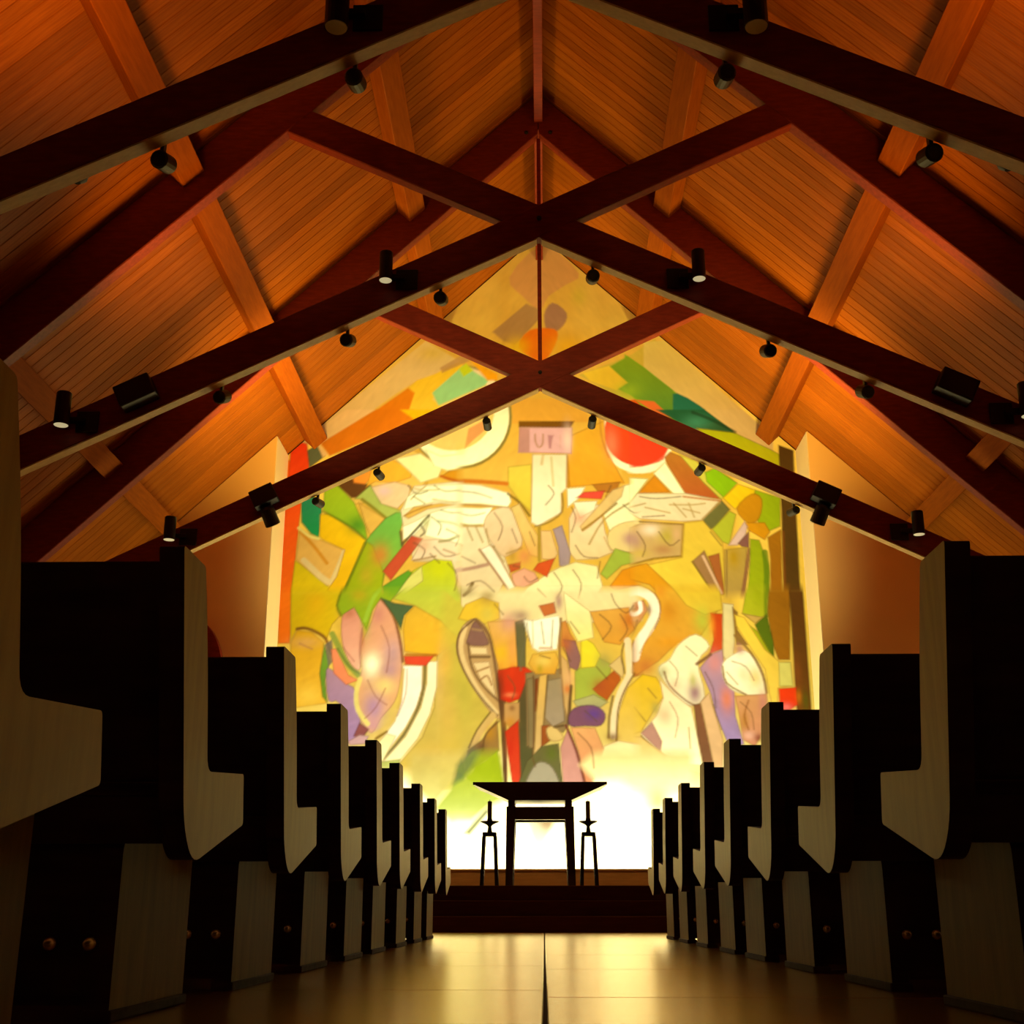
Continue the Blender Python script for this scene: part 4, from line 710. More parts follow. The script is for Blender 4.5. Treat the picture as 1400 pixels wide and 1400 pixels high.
    [0, 4, [610, 3844, 1117, 3898, 1183, 3611, 991, 3404, 788, 3442, 663, 3690], [170, 137, 71], [165, 125, 49], 1, 1],
    [2, 4, [1112, 3726, 93, 133], [152, 91, 32], 0.9],
    [0, 4, [1140, 3422, 1293, 3553, 1276, 3028, 1146, 2991], [150, 108, 77], [135, 85, 45], 1, 1],
    [0, 4, [1276, 3037, 1068, 2862, 951, 2568, 894, 2152, 1246, 2115], [173, 152, 31], [168, 153, 98], 1, 1],
    [0, 4, [758, 2135, 923, 2206, 1247, 2151, 1229, 1601, 567, 1602, 623, 1725], [180, 175, 155], [225, 222, 212], 1, 1],
    [1, 4, [1086, 3460, 1089, 3388, 1094, 3288, 1096, 3196, 1100, 3130, 1102, 3072, 1091, 3010, 1059, 2941, 1015, 2869, 975, 2788, 943, 2694, 915, 2592, 894, 2496, 884, 2404, 880, 2319, 879, 2260], 85, [184, 180, 182], 0.9],
    [1, 4, [1038, 3422, 1027, 3386, 1013, 3333, 1006, 3272, 1013, 3194, 1027, 3108, 1037, 3047], 24, [92, 78, 47], 0.9],
    [1, 4, [1166, 3047, 1129, 2991, 1077, 2910, 1031, 2825, 995, 2746, 965, 2663, 941, 2569, 927, 2442, 919, 2303, 914, 2206], 25, [92, 70, 29], 0.9],
    [1, 4, [882, 2752, 867, 2685, 847, 2591, 830, 2496, 822, 2402, 818, 2308, 815, 2242], 32, [91, 78, 56], 0.9],
    [1, 4, [1160, 3459, 1138, 3047], 22, [100, 71, 44], 0.7],
    [2, 4, [869, 2242, 72, 54], [82, 51, 16], 0.8],
    [0, 5, [1426, 4295, 2248, 4290, 2260, 3859, 1964, 3436, 1723, 3438, 1474, 3195, 1194, 3023, 1092, 3058, 1275, 3405, 1502, 3739], [174, 148, 52], [161, 118, 47], 1, 1],
    [0, 5, [1600, 4258, 2281, 4253, 2312, 3858, 2084, 3789, 1847, 3915], [181, 168, 51], [176, 165, 64], 1, 1],
    [2, 5, [1619, 3845, 121, 159], [161, 113, 25], 0.8],
    [2, 5, [2046, 3718, 103, 158], [141, 165, 66], 0.8],
    [2, 5, [1620, 3438, 189, 70], [172, 126, 27], 0.8],
    [2, 5, [1300, 3126, 119, 103], [151, 97, 51], 0.8],
    [2, 5, [1526, 4150, 69, 107], [173, 107, 23], 0.7],
    [1, 5, [1070, 4081, 1110, 4094, 1168, 4112, 1228, 4116, 1288, 4098, 1350, 4067, 1399, 4025, 1431, 3967, 1450, 3897, 1453, 3828, 1437, 3762, 1405, 3696, 1369, 3633, 1328, 3574, 1282, 3518, 1242, 3458, 1210, 3383, 1184, 3304, 1167, 3248], 125, [196, 205, 232], 1],
    [1, 5, [1519, 3970, 1519, 3920, 1517, 3848, 1503, 3774, 1472, 3707, 1429, 3637, 1383, 3562, 1331, 3469, 1276, 3370, 1237, 3300], 20, [139, 105, 50], 0.6],
    [2, 5, [1153, 3937, 69, 71], [176, 169, 185], 0.8],
    [0, 5, [1171, 3954, 1311, 3989, 1359, 3864, 1268, 3722, 1178, 3616, 1112, 3723], [156, 114, 92], [157, 121, 90], 1, 1],
    [2, 5, [1376, 3864, 31, 71], [108, 98, 123], 0.8],
    [2, 5, [1221, 3900, 43, 53], [131, 71, 56], 0.8],
    [2, 5, [1151, 3883, 26, 44], [56, 40, 27], 0.7],
    [1, 5, [1104, 3458, 1124, 3495, 1153, 3548, 1177, 3599, 1194, 3646, 1207, 3691, 1216, 3722], 27, [92, 72, 46], 0.7],
    [0, 5, [1471, 3125, 1507, 3160, 1561, 3190, 1612, 3229, 1646, 3283, 1678, 3345, 1722, 3403, 1792, 3463, 1875, 3519, 1952, 3542, 2026, 3513, 2094, 3451, 2125, 3383, 2089, 3326, 2017, 3263, 1969, 3175, 1984, 3036, 2024, 2873, 2034, 2745, 1989, 2672, 1916, 2634, 1842, 2626, 1775, 2656, 1708, 2715, 1645, 2780, 1589, 2848, 1538, 2921, 1500, 2987, 1476, 3039, 1464, 3084], [197, 210, 211], [197, 203, 209], 1, 1],
    [2, 5, [1520, 3056, 68, 86], [135, 141, 126], 0.8],
    [2, 5, [1667, 2883, 85, 102], [182, 164, 167], 0.7],
    [2, 5, [1909, 2796, 84, 136], [117, 83, 127], 0.9],
    [2, 5, [1891, 2951, 42, 85], [141, 151, 88], 0.7],
    [1, 5, [1537, 3056, 1548, 3012, 1566, 2948, 1599, 2883, 1656, 2817, 1729, 2749, 1795, 2695, 1848, 2660, 1895, 2639, 1927, 2626], 27, [102, 76, 57], 0.8],
    [0, 5, [2154, 3815, 2313, 3805, 2289, 3347, 2111, 3278, 2175, 3470], [161, 58, 11], [167, 64, 28], 1, 1],
    [2, 5, [2164, 3664, 37, 140], [185, 129, 41], 0.8],
    [0, 5, [2317, 3947, 2455, 3929, 2445, 3434, 2392, 3086, 2281, 3260], [185, 189, 172], [182, 184, 165], 1, 1],
    [0, 5, [2435, 3893, 2501, 3822, 2488, 3592, 2614, 3398, 2460, 3399], [120, 96, 50], [119, 94, 49], 1, 1],
    [0, 5, [1983, 3106, 2128, 3278, 2286, 3347, 2296, 3052, 2404, 2846, 2402, 2506, 2492, 2154, 2338, 2104, 2276, 2188, 2158, 2507, 2104, 2779], [146, 122, 173], [122, 110, 198], 1, 1],
    [2, 5, [2174, 3174, 85, 121], [177, 122, 156], 0.8],
    [2, 5, [2303, 2710, 76, 152], [183, 111, 101], 0.9],
    [1, 5, [1951, 3158, 1980, 3176, 2021, 3202, 2057, 3227, 2086, 3247, 2111, 3266, 2128, 3278], 41, [96, 68, 55], 0.9],
    [0, 5, [2277, 3173, 2320, 3221, 2380, 3262, 2437, 3294, 2484, 3320, 2529, 3336, 2576, 3328, 2631, 3293, 2689, 3234, 2737, 3154, 2774, 3035, 2802, 2896, 2808, 2793, 2781, 2753, 2732, 2749, 2678, 2751, 2625, 2750, 2567, 2756, 2510, 2768, 2451, 2787, 2393, 2812, 2345, 2846, 2309, 2891, 2284, 2945, 2268, 3001, 2259, 3059, 2259, 3119], [214, 229, 249], [209, 219, 228], 1, 1],
    [2, 5, [2675, 2982, 84, 120], [204, 189, 139], 0.8],
    [2, 5, [2500, 3346, 68, 69], [145, 105, 136], 0.8],
    [2, 5, [2524, 3017, 68, 85], [171, 190, 181], 0.6],
    [1, 5, [2274, 3121, 2278, 3065, 2285, 2987, 2314, 2915, 2385, 2856, 2477, 2804, 2544, 2768], 23, [109, 88, 50], 0.9],
    [1, 5, [2450, 3522, 2502, 3464, 2576, 3381, 2642, 3293, 2694, 3202, 2738, 3106, 2771, 3016, 2790, 2929, 2798, 2848, 2803, 2793], 37, [114, 93, 54], 0.9],
    [0, 5, [2407, 2752, 2807, 2776, 2810, 2640, 2727, 2303, 2623, 2120, 2478, 2204, 2444, 2506], [175, 137, 111], [166, 118, 114], 1, 1],
    [2, 5, [2508, 2438, 50, 117], [148, 111, 52], 0.8],
    [2, 5, [2557, 2262, 67, 50], [189, 156, 173], 0.8],
    [2, 5, [2672, 2228, 50, 50], [107, 50, 50], 0.8],
    [2, 5, [2749, 2657, 50, 152], [167, 117, 132], 0.8],
    [1, 5, [2573, 2691, 2553, 2642, 2527, 2573, 2512, 2505, 2519, 2442, 2538, 2380, 2553, 2337], 23, [121, 76, 38], 0.7],
    [0, 5, [2552, 3804, 2666, 4287, 2901, 4285, 2871, 3802, 2734, 3679], [153, 178, 31], [149, 166, 35], 1, 1],
    [2, 5, [2767, 4088, 69, 196], [142, 168, 14], 0.9],
    [1, 5, [2890, 4249, 2870, 3784], 69, [93, 127, 15], 0.8],
    [0, 5, [2936, 4285, 3206, 4283, 3124, 3204, 2979, 3205, 2908, 3432, 2881, 3819], [139, 100, 16], [135, 94, 15], 1, 1],
    [0, 5, [2707, 3661, 2871, 3802, 2934, 3431, 2929, 3222, 2818, 3362], [73, 101, 14], [72, 99, 13], 1, 1],
    [0, 5, [2614, 3679, 2745, 3573, 2913, 3240, 2749, 3362], [139, 156, 13], [138, 154, 13], 1, 1],
    [0, 5, [2552, 3812, 2817, 3758, 2716, 3670], [173, 155, 94], [172, 154, 93], 1, 1],
    [0, 5, [2456, 3795, 2584, 3759, 2817, 3345, 2978, 3196, 3122, 3178, 3135, 2877, 2955, 2843, 2928, 2555, 2856, 2622, 2800, 3084, 2614, 3398, 2474, 3645], [203, 191, 78], [203, 187, 96], 1, 1],
    [0, 5, [2977, 3179, 3134, 3178, 3146, 2868, 2965, 2869], [189, 198, 132], [188, 196, 130], 1, 1],
    [0, 5, [3171, 4283, 3354, 4282, 3348, 2553, 3162, 2537, 3169, 3117], [82, 55, 18], [91, 58, 16], 1, 1],
    [2, 5, [3206, 3048, 50, 205], [117, 67, 28], 0.6],
    [2, 5, [3282, 2689, 42, 118], [71, 83, 16], 0.7],
    [0, 5, [2955, 2843, 3180, 2859, 3186, 2638, 3054, 2554, 2955, 2588], [202, 54, 14], [199, 53, 13], 1, 1],
    [2, 5, [3040, 2605, 67, 50], [202, 112, 140], 0.8],
    [2, 5, [3202, 2740, 33, 84], [178, 110, 16], 0.7],
    [0, 5, [1087, 2886, 1263, 3031, 1432, 2996, 1552, 2781, 1419, 2611, 1222, 2308, 1069, 2258], [173, 153, 26], [169, 153, 68], 1, 1],
    [0, 5, [1474, 2970, 1645, 2780, 1859, 2609, 1919, 2272, 1969, 1890, 1694, 1907, 1482, 2040, 1237, 2241, 1213, 2283, 1415, 2509, 1508, 2730], [191, 188, 183], [212, 211, 210], 1, 1],
    [0, 5, [1214, 2291, 1362, 2434, 1479, 2190, 1457, 2057], [140, 110, 123], [135, 105, 116], 1, 1],
    [2, 5, [1516, 2509, 84, 101], [175, 153, 145], 0.7],
    [2, 5, [1410, 2603, 50, 67], [134, 132, 79], 0.8],
    [1, 5, [1221, 2258, 1285, 2190, 1377, 2096, 1464, 2015, 1545, 1963, 1623, 1925, 1677, 1899], 20, [67, 51, 10], 0.9],
    [1, 5, [1814, 2356, 1823, 2106], 16, [125, 121, 90], 0.9],
    [2, 5, [1661, 1907, 41, 24], [65, 41, 10], 0.7],
    [0, 5, [1886, 2643, 1979, 2660, 2129, 1775, 1988, 1775, 1911, 2272], [103, 69, 55], [88, 61, 51], 1, 1],
    [0, 5, [1972, 2677, 2088, 2796, 2235, 2204, 2204, 1774, 2121, 1775], [182, 160, 147], [164, 138, 119], 1, 1],
    [0, 5, [1069, 2258, 1221, 2249, 1676, 1883, 1988, 1775, 1055, 1777], [173, 156, 111], [183, 173, 145], 1, 1],
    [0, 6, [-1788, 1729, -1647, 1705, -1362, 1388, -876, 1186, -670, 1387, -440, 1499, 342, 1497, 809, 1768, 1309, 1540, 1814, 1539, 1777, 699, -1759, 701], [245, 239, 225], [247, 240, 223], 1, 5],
    [0, 6, [-1658, 2142, -932, 2140, -1090, 1727, -1339, 1411, -1647, 1683], [156, 146, 96], [127, 133, 88], 0.9, 4],
    [0, 6, [-1362, 1388, -1090, 1704, -882, 1840, -533, 1703, -440, 1499, -647, 1409, -876, 1231, -1129, 1209], [120, 138, 37], [117, 132, 88], 1, 4],
    [2, 6, [-1036, 1142, 252, 133], [210, 214, 194], 0.7],
    [0, 6, [-1068, 1841, -884, 2070, -721, 2139, -534, 2139, -487, 1703, -881, 1704], [117, 140, 10], [108, 129, 10], 0.8, 1],
    [0, 6, [-1113, 1681, -1069, 1910, -885, 2140, -745, 2139, -883, 1886, -997, 1727], [71, 87, 65], [65, 78, 57], 0.8, 3],
    [0, 6, [-978, 1086, -693, 1398, -658, 1342, -897, 1064], [94, 102, 88], [84, 91, 78], 1, 2],
    [0, 6, [464, 1906, 678, 2135, 1840, 2131, 1818, 1629, 1285, 1518, 924, 1745, 646, 1723], [167, 153, 116], [218, 213, 200], 1, 4],
    [2, 6, [1398, 1473, 137, 156], [128, 122, 78], 0.8],
    [2, 6, [1169, 1116, 113, 198], [169, 175, 148], 0.7],
    [0, 6, [-233, 1274, 156, 1262, -29, 897, -98, 919], [95, 101, 109], [172, 172, 178], 1, 3],
    [2, 6, [41, 1207, 91, 77], [105, 85, 67], 0.8],
    [2, 6, [-256, 1163, 114, 110], [199, 204, 192], 0.8],
    [1, 5, [1067, 3973, 1073, 3937, 1082, 3888, 1098, 3848, 1123, 3823, 1153, 3807, 1183, 3803, 1214, 3811, 1243, 3831, 1263, 3856, 1267, 3889, 1262, 3927, 1258, 3954], 52, [197, 208, 247], 1],
    [1, 5, [1100, 3919, 1108, 3903, 1119, 3881, 1133, 3865, 1154, 3864, 1177, 3869, 1194, 3874], 20, [100, 68, 53], 0.8],
    [1, 5, [1018, 4117, 1054, 4139, 1106, 4168, 1160, 4188, 1211, 4192, 1264, 4187, 1317, 4169, 1375, 4137, 1433, 4094, 1478, 4042, 1505, 3983, 1518, 3916, 1518, 3845, 1497, 3762, 1462, 3676, 1437, 3615], 15, [93, 73, 54], 0.7],
    [1, 0, [-1762, 5570, -1734, 5534, -1694, 5486, -1651, 5455, -1600, 5457, -1546, 5476, -1507, 5491], 18, [82, 63, 46], 0.75],
    [1, 0, [-1686, 5417, -1540, 5321], 18, [82, 63, 45], 0.75],
    [1, 0, [-1418, 5567, -1383, 5543, -1332, 5511, -1272, 5489, -1198, 5489, -1115, 5499, -1056, 5507], 18, [80, 61, 44], 0.75],
    [1, 0, [-1322, 5225, -1281, 5212, -1222, 5195, -1160, 5186, -1089, 5191, -1015, 5203, -963, 5212], 17, [79, 60, 42], 0.75],
    [1, 0, [-1446, 5132, -1407, 5103, -1354, 5061, -1318, 5018, -1319, 4971, -1337, 4922, -1352, 4888], 17, [80, 60, 42], 0.75],
    [1, 0, [-1246, 4962, -1197, 4938, -1129, 4905, -1084, 4867, -1082, 4822, -1102, 4773, -1118, 4738], 17, [79, 59, 41], 0.75],
    [1, 0, [-1671, 4779, -1626, 4755, -1566, 4721, -1526, 4685, -1525, 4646, -1544, 4604, -1559, 4575], 17, [81, 61, 42], 0.75],
    [1, 0, [-1402, 4721, -1366, 4681, -1315, 4627, -1258, 4591, -1189, 4592, -1115, 4611, -1063, 4627], 17, [79, 59, 41], 0.75],
    [1, 0, [-1221, 4499, -1182, 4457, -1129, 4398, -1094, 4334, -1095, 4262, -1113, 4187, -1127, 4134], 17, [78, 58, 40], 0.75],
    [1, 0, [-1454, 4629, -1327, 4500], 17, [80, 59, 41], 0.75],
    [1, 1, [-1160, 5489, -1088, 5485, -987, 5479, -889, 5467, -800, 5443, -714, 5412, -655, 5389], 18, [79, 60, 42], 0.7],
    [1, 1, [-1102, 5185, -1055, 5172, -989, 5155, -922, 5146, -856, 5154, -790, 5170, -743, 5182], 17, [78, 59, 41], 0.7],
    [1, 1, [-618, 5182, -584, 5133, -538, 5063, -510, 4993, -518, 4924, -543, 4856, -563, 4808], 17, [77, 57, 40], 0.7],
    [1, 1, [-1041, 4590, -862, 4497], 17, [78, 58, 40], 0.7],
    [1, 1, [-965, 4206, -920, 4227, -855, 4254, -790, 4259, -724, 4220, -659, 4158, -613, 4113], 17, [77, 57, 39], 0.7],
    [1, 1, [-385, 4955, -314, 4769], 17, [77, 57, 39], 0.7],
    [1, 1, [-154, 4916, -84, 4730], 17, [76, 57, 39], 0.7],
    [1, 1, [100, 5554, 125, 5526, 158, 5484, 171, 5439, 144, 5386, 97, 5329, 62, 5289], 17, [77, 58, 41], 0.7],
    [1, 1, [402, 5249, 419, 5211, 442, 5156, 453, 5098, 440, 5032, 415, 4961, 397, 4912], 17, [77, 57, 40], 0.7],
    [1, 1, [447, 4726, 471, 4683, 507, 4624, 551, 4579, 610, 4562, 678, 4559, 727, 4559], 17, [77, 57, 39], 0.7],
    [1, 1, [160, 4362, 193, 4314, 238, 4246, 263, 4180, 249, 4118, 216, 4059, 191, 4018], 17, [77, 57, 39], 0.7],
    [1, 1, [407, 4397, 438, 4350, 482, 4283, 509, 4214, 505, 4142, 486, 4068, 471, 4016], 17, [77, 57, 39], 0.7],
    [1, 1, [-52, 4146, 52, 4037], 17, [77, 57, 39], 0.7],
    [1, 1, [761, 4504, 721, 4286], 17, [77, 57, 39], 0.7],
    [1, 1, [927, 5547, 852, 5396], 17, [79, 60, 42], 0.7],
    [1, 1, [1081, 5281, 1118, 5246, 1170, 5198, 1221, 5167, 1268, 5169, 1314, 5188, 1346, 5203], 17, [79, 60, 42], 0.7],
    [1, 1, [-227, 4310, -210, 4286, -185, 4255, -157, 4237, -120, 4247, -80, 4272, -51, 4291], 17, [77, 57, 39], 0.7],
    [1, 1, [-367, 4457, -279, 4438], 17, [77, 57, 39], 0.7],
    [1, 2, [1303, 5392, 1354, 5382, 1429, 5369, 1516, 5362, 1628, 5367, 1751, 5379, 1839, 5388], 17, [81, 62, 44], 0.7],
    [1, 2, [1330, 5110, 1615, 5126], 17, [80, 61, 43], 0.7],
    [1, 2, [1252, 4906, 1283, 4856, 1326, 4786, 1352, 4720, 1348, 4663, 1328, 4610, 1312, 4573], 17, [79, 59, 41], 0.7],
    [1, 2, [1536, 4903, 1571, 4846, 1621, 4767, 1670, 4718, 1717, 4725, 1764, 4762, 1796, 4790], 17, [81, 61, 43], 0.7],
    [1, 2, [2207, 4898, 2339, 4713], 17, [87, 67, 47], 0.7],
    [1, 2, [2406, 4639, 2373, 4023], 17, [88, 67, 47], 0.7],
    [1, 3, [-2306, 3636, -2314, 3559, -2325, 3452, -2330, 3353, -2325, 3270, -2314, 3195, -2305, 3143], 19, [119, 77, 84], 0.6],
    [1, 3, [-2063, 3670, -2028, 3597, -1981, 3493, -1949, 3386, -1948, 3272, -1963, 3154, -1974, 3072], 19, [115, 74, 80], 0.6],
    [1, 3, [-2212, 2969, -2185, 2911, -2145, 2830, -2102, 2762, -2052, 2716, -1999, 2681, -1961, 2658], 18, [116, 74, 79], 0.6],
    [1, 3, [-2541, 3389, -2394, 3213], 19, [122, 79, 86], 0.6],
    [1, 3, [-2229, 2489, -2194, 2520, -2145, 2567, -2097, 2625, -2054, 2705, -2013, 2798, -1985, 2864], 18, [116, 73, 78], 0.6],
    [1, 3, [-1716, 3105, -1715, 3023, -1715, 2907, -1725, 2794, -1754, 2690, -1793, 2591, -1820, 2521], 18, [114, 72, 76], 0.6],
    [1, 3, [-3101, 3445, -2940, 3374], 19, [136, 90, 100], 0.6],
    [1, 4, [-439, 3017, -410, 2978, -371, 2923, -347, 2868, -351, 2813, -369, 2759, -384, 2720], 18, [77, 56, 37], 0.65],
    [1, 4, [-196, 3695, -160, 3466], 18, [77, 57, 38], 0.65],
    [1, 4, [-9, 3713, 25, 3428], 18, [77, 57, 38], 0.65],
    [1, 4, [140, 3731, 118, 3389], 18, [77, 57, 38], 0.65],
    [1, 4, [-31, 3277, 98, 3239], 18, [78, 57, 38], 0.65],
    [1, 4, [266, 3370, 357, 3200], 18, [77, 57, 38], 0.65],
    [1, 4, [-130, 1994, -95, 1887], 18, [70, 48, 29], 0.65],
    [1, 4, [364, 3711, 474, 3558], 18, [77, 57, 38], 0.65],
    [1, 4, [740, 3804, 788, 3765, 851, 3709, 886, 3651, 862, 3589, 810, 3525, 770, 3480], 18, [77, 57, 38], 0.65],
    [1, 4, [530, 2570, 674, 2442], 18, [76, 54, 35], 0.65],
    [1, 4, [435, 2298, 481, 2253, 545, 2189, 595, 2117, 616, 2029, 623, 1934, 626, 1867], 18, [72, 50, 31], 0.65],
    [1, 4, [-610, 3947, -496, 3812], 18, [77, 57, 38], 0.65],
    [1, 4, [1002, 3803, 1032, 3752, 1071, 3679, 1090, 3612, 1068, 3553, 1025, 3498, 993, 3460], 18, [77, 57, 38], 0.65],
    [1, 4, [688, 3124, 814, 2974], 18, [78, 56, 37], 0.65],
    [1, 4, [896, 4073, 907, 4037, 924, 3986, 949, 3938, 988, 3890, 1034, 3844, 1077, 3822, 1115, 3841, 1150, 3885, 1174, 3917], 18, [78, 57, 39], 0.65],
    [1, 5, [1611, 3194, 1641, 3159, 1682, 3109, 1708, 3055, 1703, 2994, 1682, 2929, 1667, 2883], 17, [79, 58, 38], 0.6],
    [1, 5, [1824, 3385, 1956, 3262], 17, [80, 59, 39], 0.6],
    [1, 5, [2049, 3053, 2075, 3001, 2112, 2926, 2141, 2847, 2154, 2761, 2160, 2671, 2163, 2608], 17, [82, 60, 39], 0.6],
    [1, 5, [2397, 3190, 2443, 3176, 2508, 3154, 2564, 3120, 2604, 3064, 2635, 2996, 2656, 2947], 17, [86, 64, 43], 0.6],
    [1, 5, [2322, 3052, 2449, 2897], 17, [84, 62, 41], 0.6],
    [1, 5, [2471, 2675, 2508, 2642, 2559, 2594, 2598, 2539, 2614, 2469, 2618, 2392, 2620, 2337], 16, [85, 62, 41], 0.6],
    [1, 5, [1591, 2678, 1620, 2627, 1660, 2552, 1684, 2475, 1678, 2390, 1657, 2302, 1641, 2240], 16, [78, 56, 36], 0.6],
    [1, 5, [1325, 2850, 1423, 2730], 17, [78, 57, 37], 0.6],
    [1, 5, [1147, 2612, 1277, 2442], 16, [77, 55, 35], 0.6],
    [1, 5, [2131, 2642, 2217, 2338], 16, [81, 58, 38], 0.6],
]
def build_mural():
    NX, NZ = 440, 560; zb0 = .40
    xs = np.linspace(-PW+.004, PW-.004, NX)
    tt = np.linspace(0, 1, NZ)
    top = RZ-.02-RS*np.abs(xs)
    X = np.broadcast_to(xs[None, :], (NZ, NX)).copy(); Z = zb0+tt[:, None]*(top-zb0)[None, :]
    C = np.zeros((NZ, NX, 3))
    def lin(c):
        c = np.array(c, float)/255; return np.where(c <= .04045, c/12.92, ((c+.055)/1.055)**2.4)
    def seg_dist(pts, gx, gz, closed):
        d = np.full(gx.shape, 1e9); n = len(pts)
        for i in range(n if closed else n-1):
            x1, y1 = pts[i]; x2, y2 = pts[(i+1) % n]; dx, dy = x2-x1, y2-y1
            t = np.clip(((gx-x1)*dx+(gz-y1)*dy)/(dx*dx+dy*dy+1e-12), 0, 1)
            d = np.minimum(d, np.hypot(gx-x1-t*dx, gz-y1-t*dy))
        return d
    for op in STROKES:
        k = op[0]; win = WINDOWS[op[1]]
        if k == 2:
            cx, cz, rx, rz = [q/1000 for q in op[2]]; bb = (cx-2.6*rx, cx+2.6*rx, cz-2.6*rz, cz+2.6*rz)
        else:
            a = np.array(op[2], float).reshape(-1, 2)/1000
            pad = (op[3]/1000 if k == 1 else .02*op[6])+.04
            bb = (a[:, 0].min()-pad, a[:, 0].max()+pad, a[:, 1].min()-pad, a[:, 1].max()+pad)
        j0, j1 = np.searchsorted(xs, bb[0]), np.searchsorted(xs, bb[1])
        rows = np.where((Z.max(1) >= bb[2]) & (Z.min(1) <= bb[3]))[0]
        if j1 <= j0 or not len(rows): continue
        i0, i1 = rows[0], rows[-1]+1
        gx = X[i0:i1, j0:j1]; gz = Z[i0:i1, j0:j1]
        if k == 2:
            m = np.exp(-.5*(((gx-cx)/(.75*rx))**2+((gz-cz)/(.75*rz))**2))*op[4]; c = lin(op[3])
        elif k == 1:
            m = np.clip(.5+(op[3]/2000-seg_dist(a, gx, gz, False))/.024, 0, 1)*op[5]; c = lin(op[4])
        else:
            ins = np.zeros(gx.shape, bool); n = len(a)
            for i in range(n):
                x1, y1 = a[i]; x2, y2 = a[(i+1) % n]
                if y1 != y2: ins ^= ((y1 > gz) != (y2 > gz)) & (gx < (x2-x1)*(gz-y1)/(y2-y1)+x1)
            d = seg_dist(a, gx, gz, True)
            m = np.clip(.5+np.where(ins, d, -d)/(.026*op[6]), 0, 1)*op[5]
            t = np.clip((a[:, 1].max()-gz)/(np.ptp(a[:, 1])+1e-9), 0, 1)[..., None]
            c = lin(op[3])*(1-t)+lin(op[4])*t
            if op[1] < 6 and op[6] == 1 and op[5] == 1:   # a thin drawn contour
                ce = lin(np.array(op[3])*.5+np.array(op[4])*.5)*np.array((.35, .25, .18))
                c = c+(ce-c)*(np.exp(-(d/.013)**2)*.65)[..., None]
        if win:
            def ss(v, a, b): return np.clip((v-a)/(b-a), 0, 1)
            if win[0] is not None: m = m*ss(gx, win[0]/1000, win[0]/1000+.14)
            if win[1] is not None: m = m*(1-ss(gx, win[1]/1000-.14, win[1]/1000))
            if win[2] is not None: m = m*ss(gz, win[2]/1000, win[2]/1000+.14)
            if win[3] is not None: m = m*(1-ss(gz, win[3]/1000-.14, win[3]/1000))
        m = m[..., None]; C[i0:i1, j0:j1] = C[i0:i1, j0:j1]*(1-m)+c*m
    # brushed, slightly uneven paint
    rng = np.random.default_rng(3)
    for sc_, amp in ((4, .025), (14, .03)):
        g = rng.normal(size=(NZ//sc_+2, NX//sc_+2)); yi = np.arange(NZ)/sc_; xi = np.arange(NX)/sc_
        y0 = yi.astype(int); x0 = xi.astype(int); fy = (yi-y0)[:, None]; fx = (xi-x0)[None, :]
        v = g[y0][:, x0]*(1-fy)*(1-fx)+g[y0+1][:, x0]*fy*(1-fx)+g[y0][:, x0+1]*(1-fy)*fx+g[y0+1][:, x0+1]*fy*fx
        C *= (1+amp*v)[..., None]
    C = np.clip(C, .004, .97)
    verts = np.stack([X.ravel(), np.zeros(X.size), Z.ravel()], 1)
    idx = np.arange(NX*NZ).reshape(NZ, NX)
    quads = np.stack([idx[:-1, :-1].ravel(), idx[:-1, 1:].ravel(), idx[1:, 1:].ravel(), idx[1:, :-1].ravel()], 1)
    me = bpy.data.meshes.new('mural')
    me.vertices.add(len(verts)); me.vertices.foreach_set('co', verts.astype(np.float32).ravel())
    me.loops.add(quads.size); me.loops.foreach_set('vertex_index', quads.astype(np.int32).ravel())
    me.polygons.add(len(quads)); me.polygons.foreach_set('loop_start', (np.arange(len(quads))*4).astype(np.int32))
    me.update(calc_edges=True)
    a = me.color_attributes.new('paint', 'FLOAT_COLOR', 'POINT')
    a.data.foreach_set('color', np.concatenate([C.reshape(-1, 3), np.ones((C.size//3, 1))], 1).astype(np.float32).ravel())
    me.materials.append(M['mural'])
    o = bpy.data.objects.new('mural', me); col.objects.link(o); o.location = (0, WY, 0)
    tag(o, 'large yellow, green and orange mural of a crucified figure covering the gabled end wall', 'mural')
build_mural()

# ------------------------------------------------------------------ platform, ledge
pf = empty('altar_platform', (0, 12.3, 0), 'dark wooden three-step platform carrying the altar at the end of the aisle', 'platform')
PWX = 5.9
for k, (y0, z0, z1) in enumerate(((0, 0, .145), (.3, .1451, .29), (.6, .2901, .435))):
    link('step', box(-PWX, PWX, y0, FY-12.3-.01 if k == 2 else y0+.62 if k == 0 else y0+.62, z0, z1, .008, 2), 'platform', pf)
link('deck_extension', box(-PW+.02, PW-.02, FY-12.3-.008, WY-12.3-.03, .2901, .435), 'platform', pf)
ld = empty('light_ledge', (0, 14.45, .435), 'low brown wooden ledge along the foot of the mural', 'ledge')
link('front_board', box(-PW-.3, PW+.3, 0, .03, .0, .205, .004), 'ledge', ld)
bm = bmesh.new(); prism(bm, [(-.012, .183), (.05, .183), (.05, .206), (-.012, .206)], 'x', -PW-.3, PW+.3); bevel(bm, .003)
link('top_rail', bm, 'ledge', ld)
ls = tag(link('light_strip', box(-3.2, 3.2, 14.62, 14.70, .436, .455), 'led'), 'glowing strip light hidden behind the ledge below the mural', 'light')

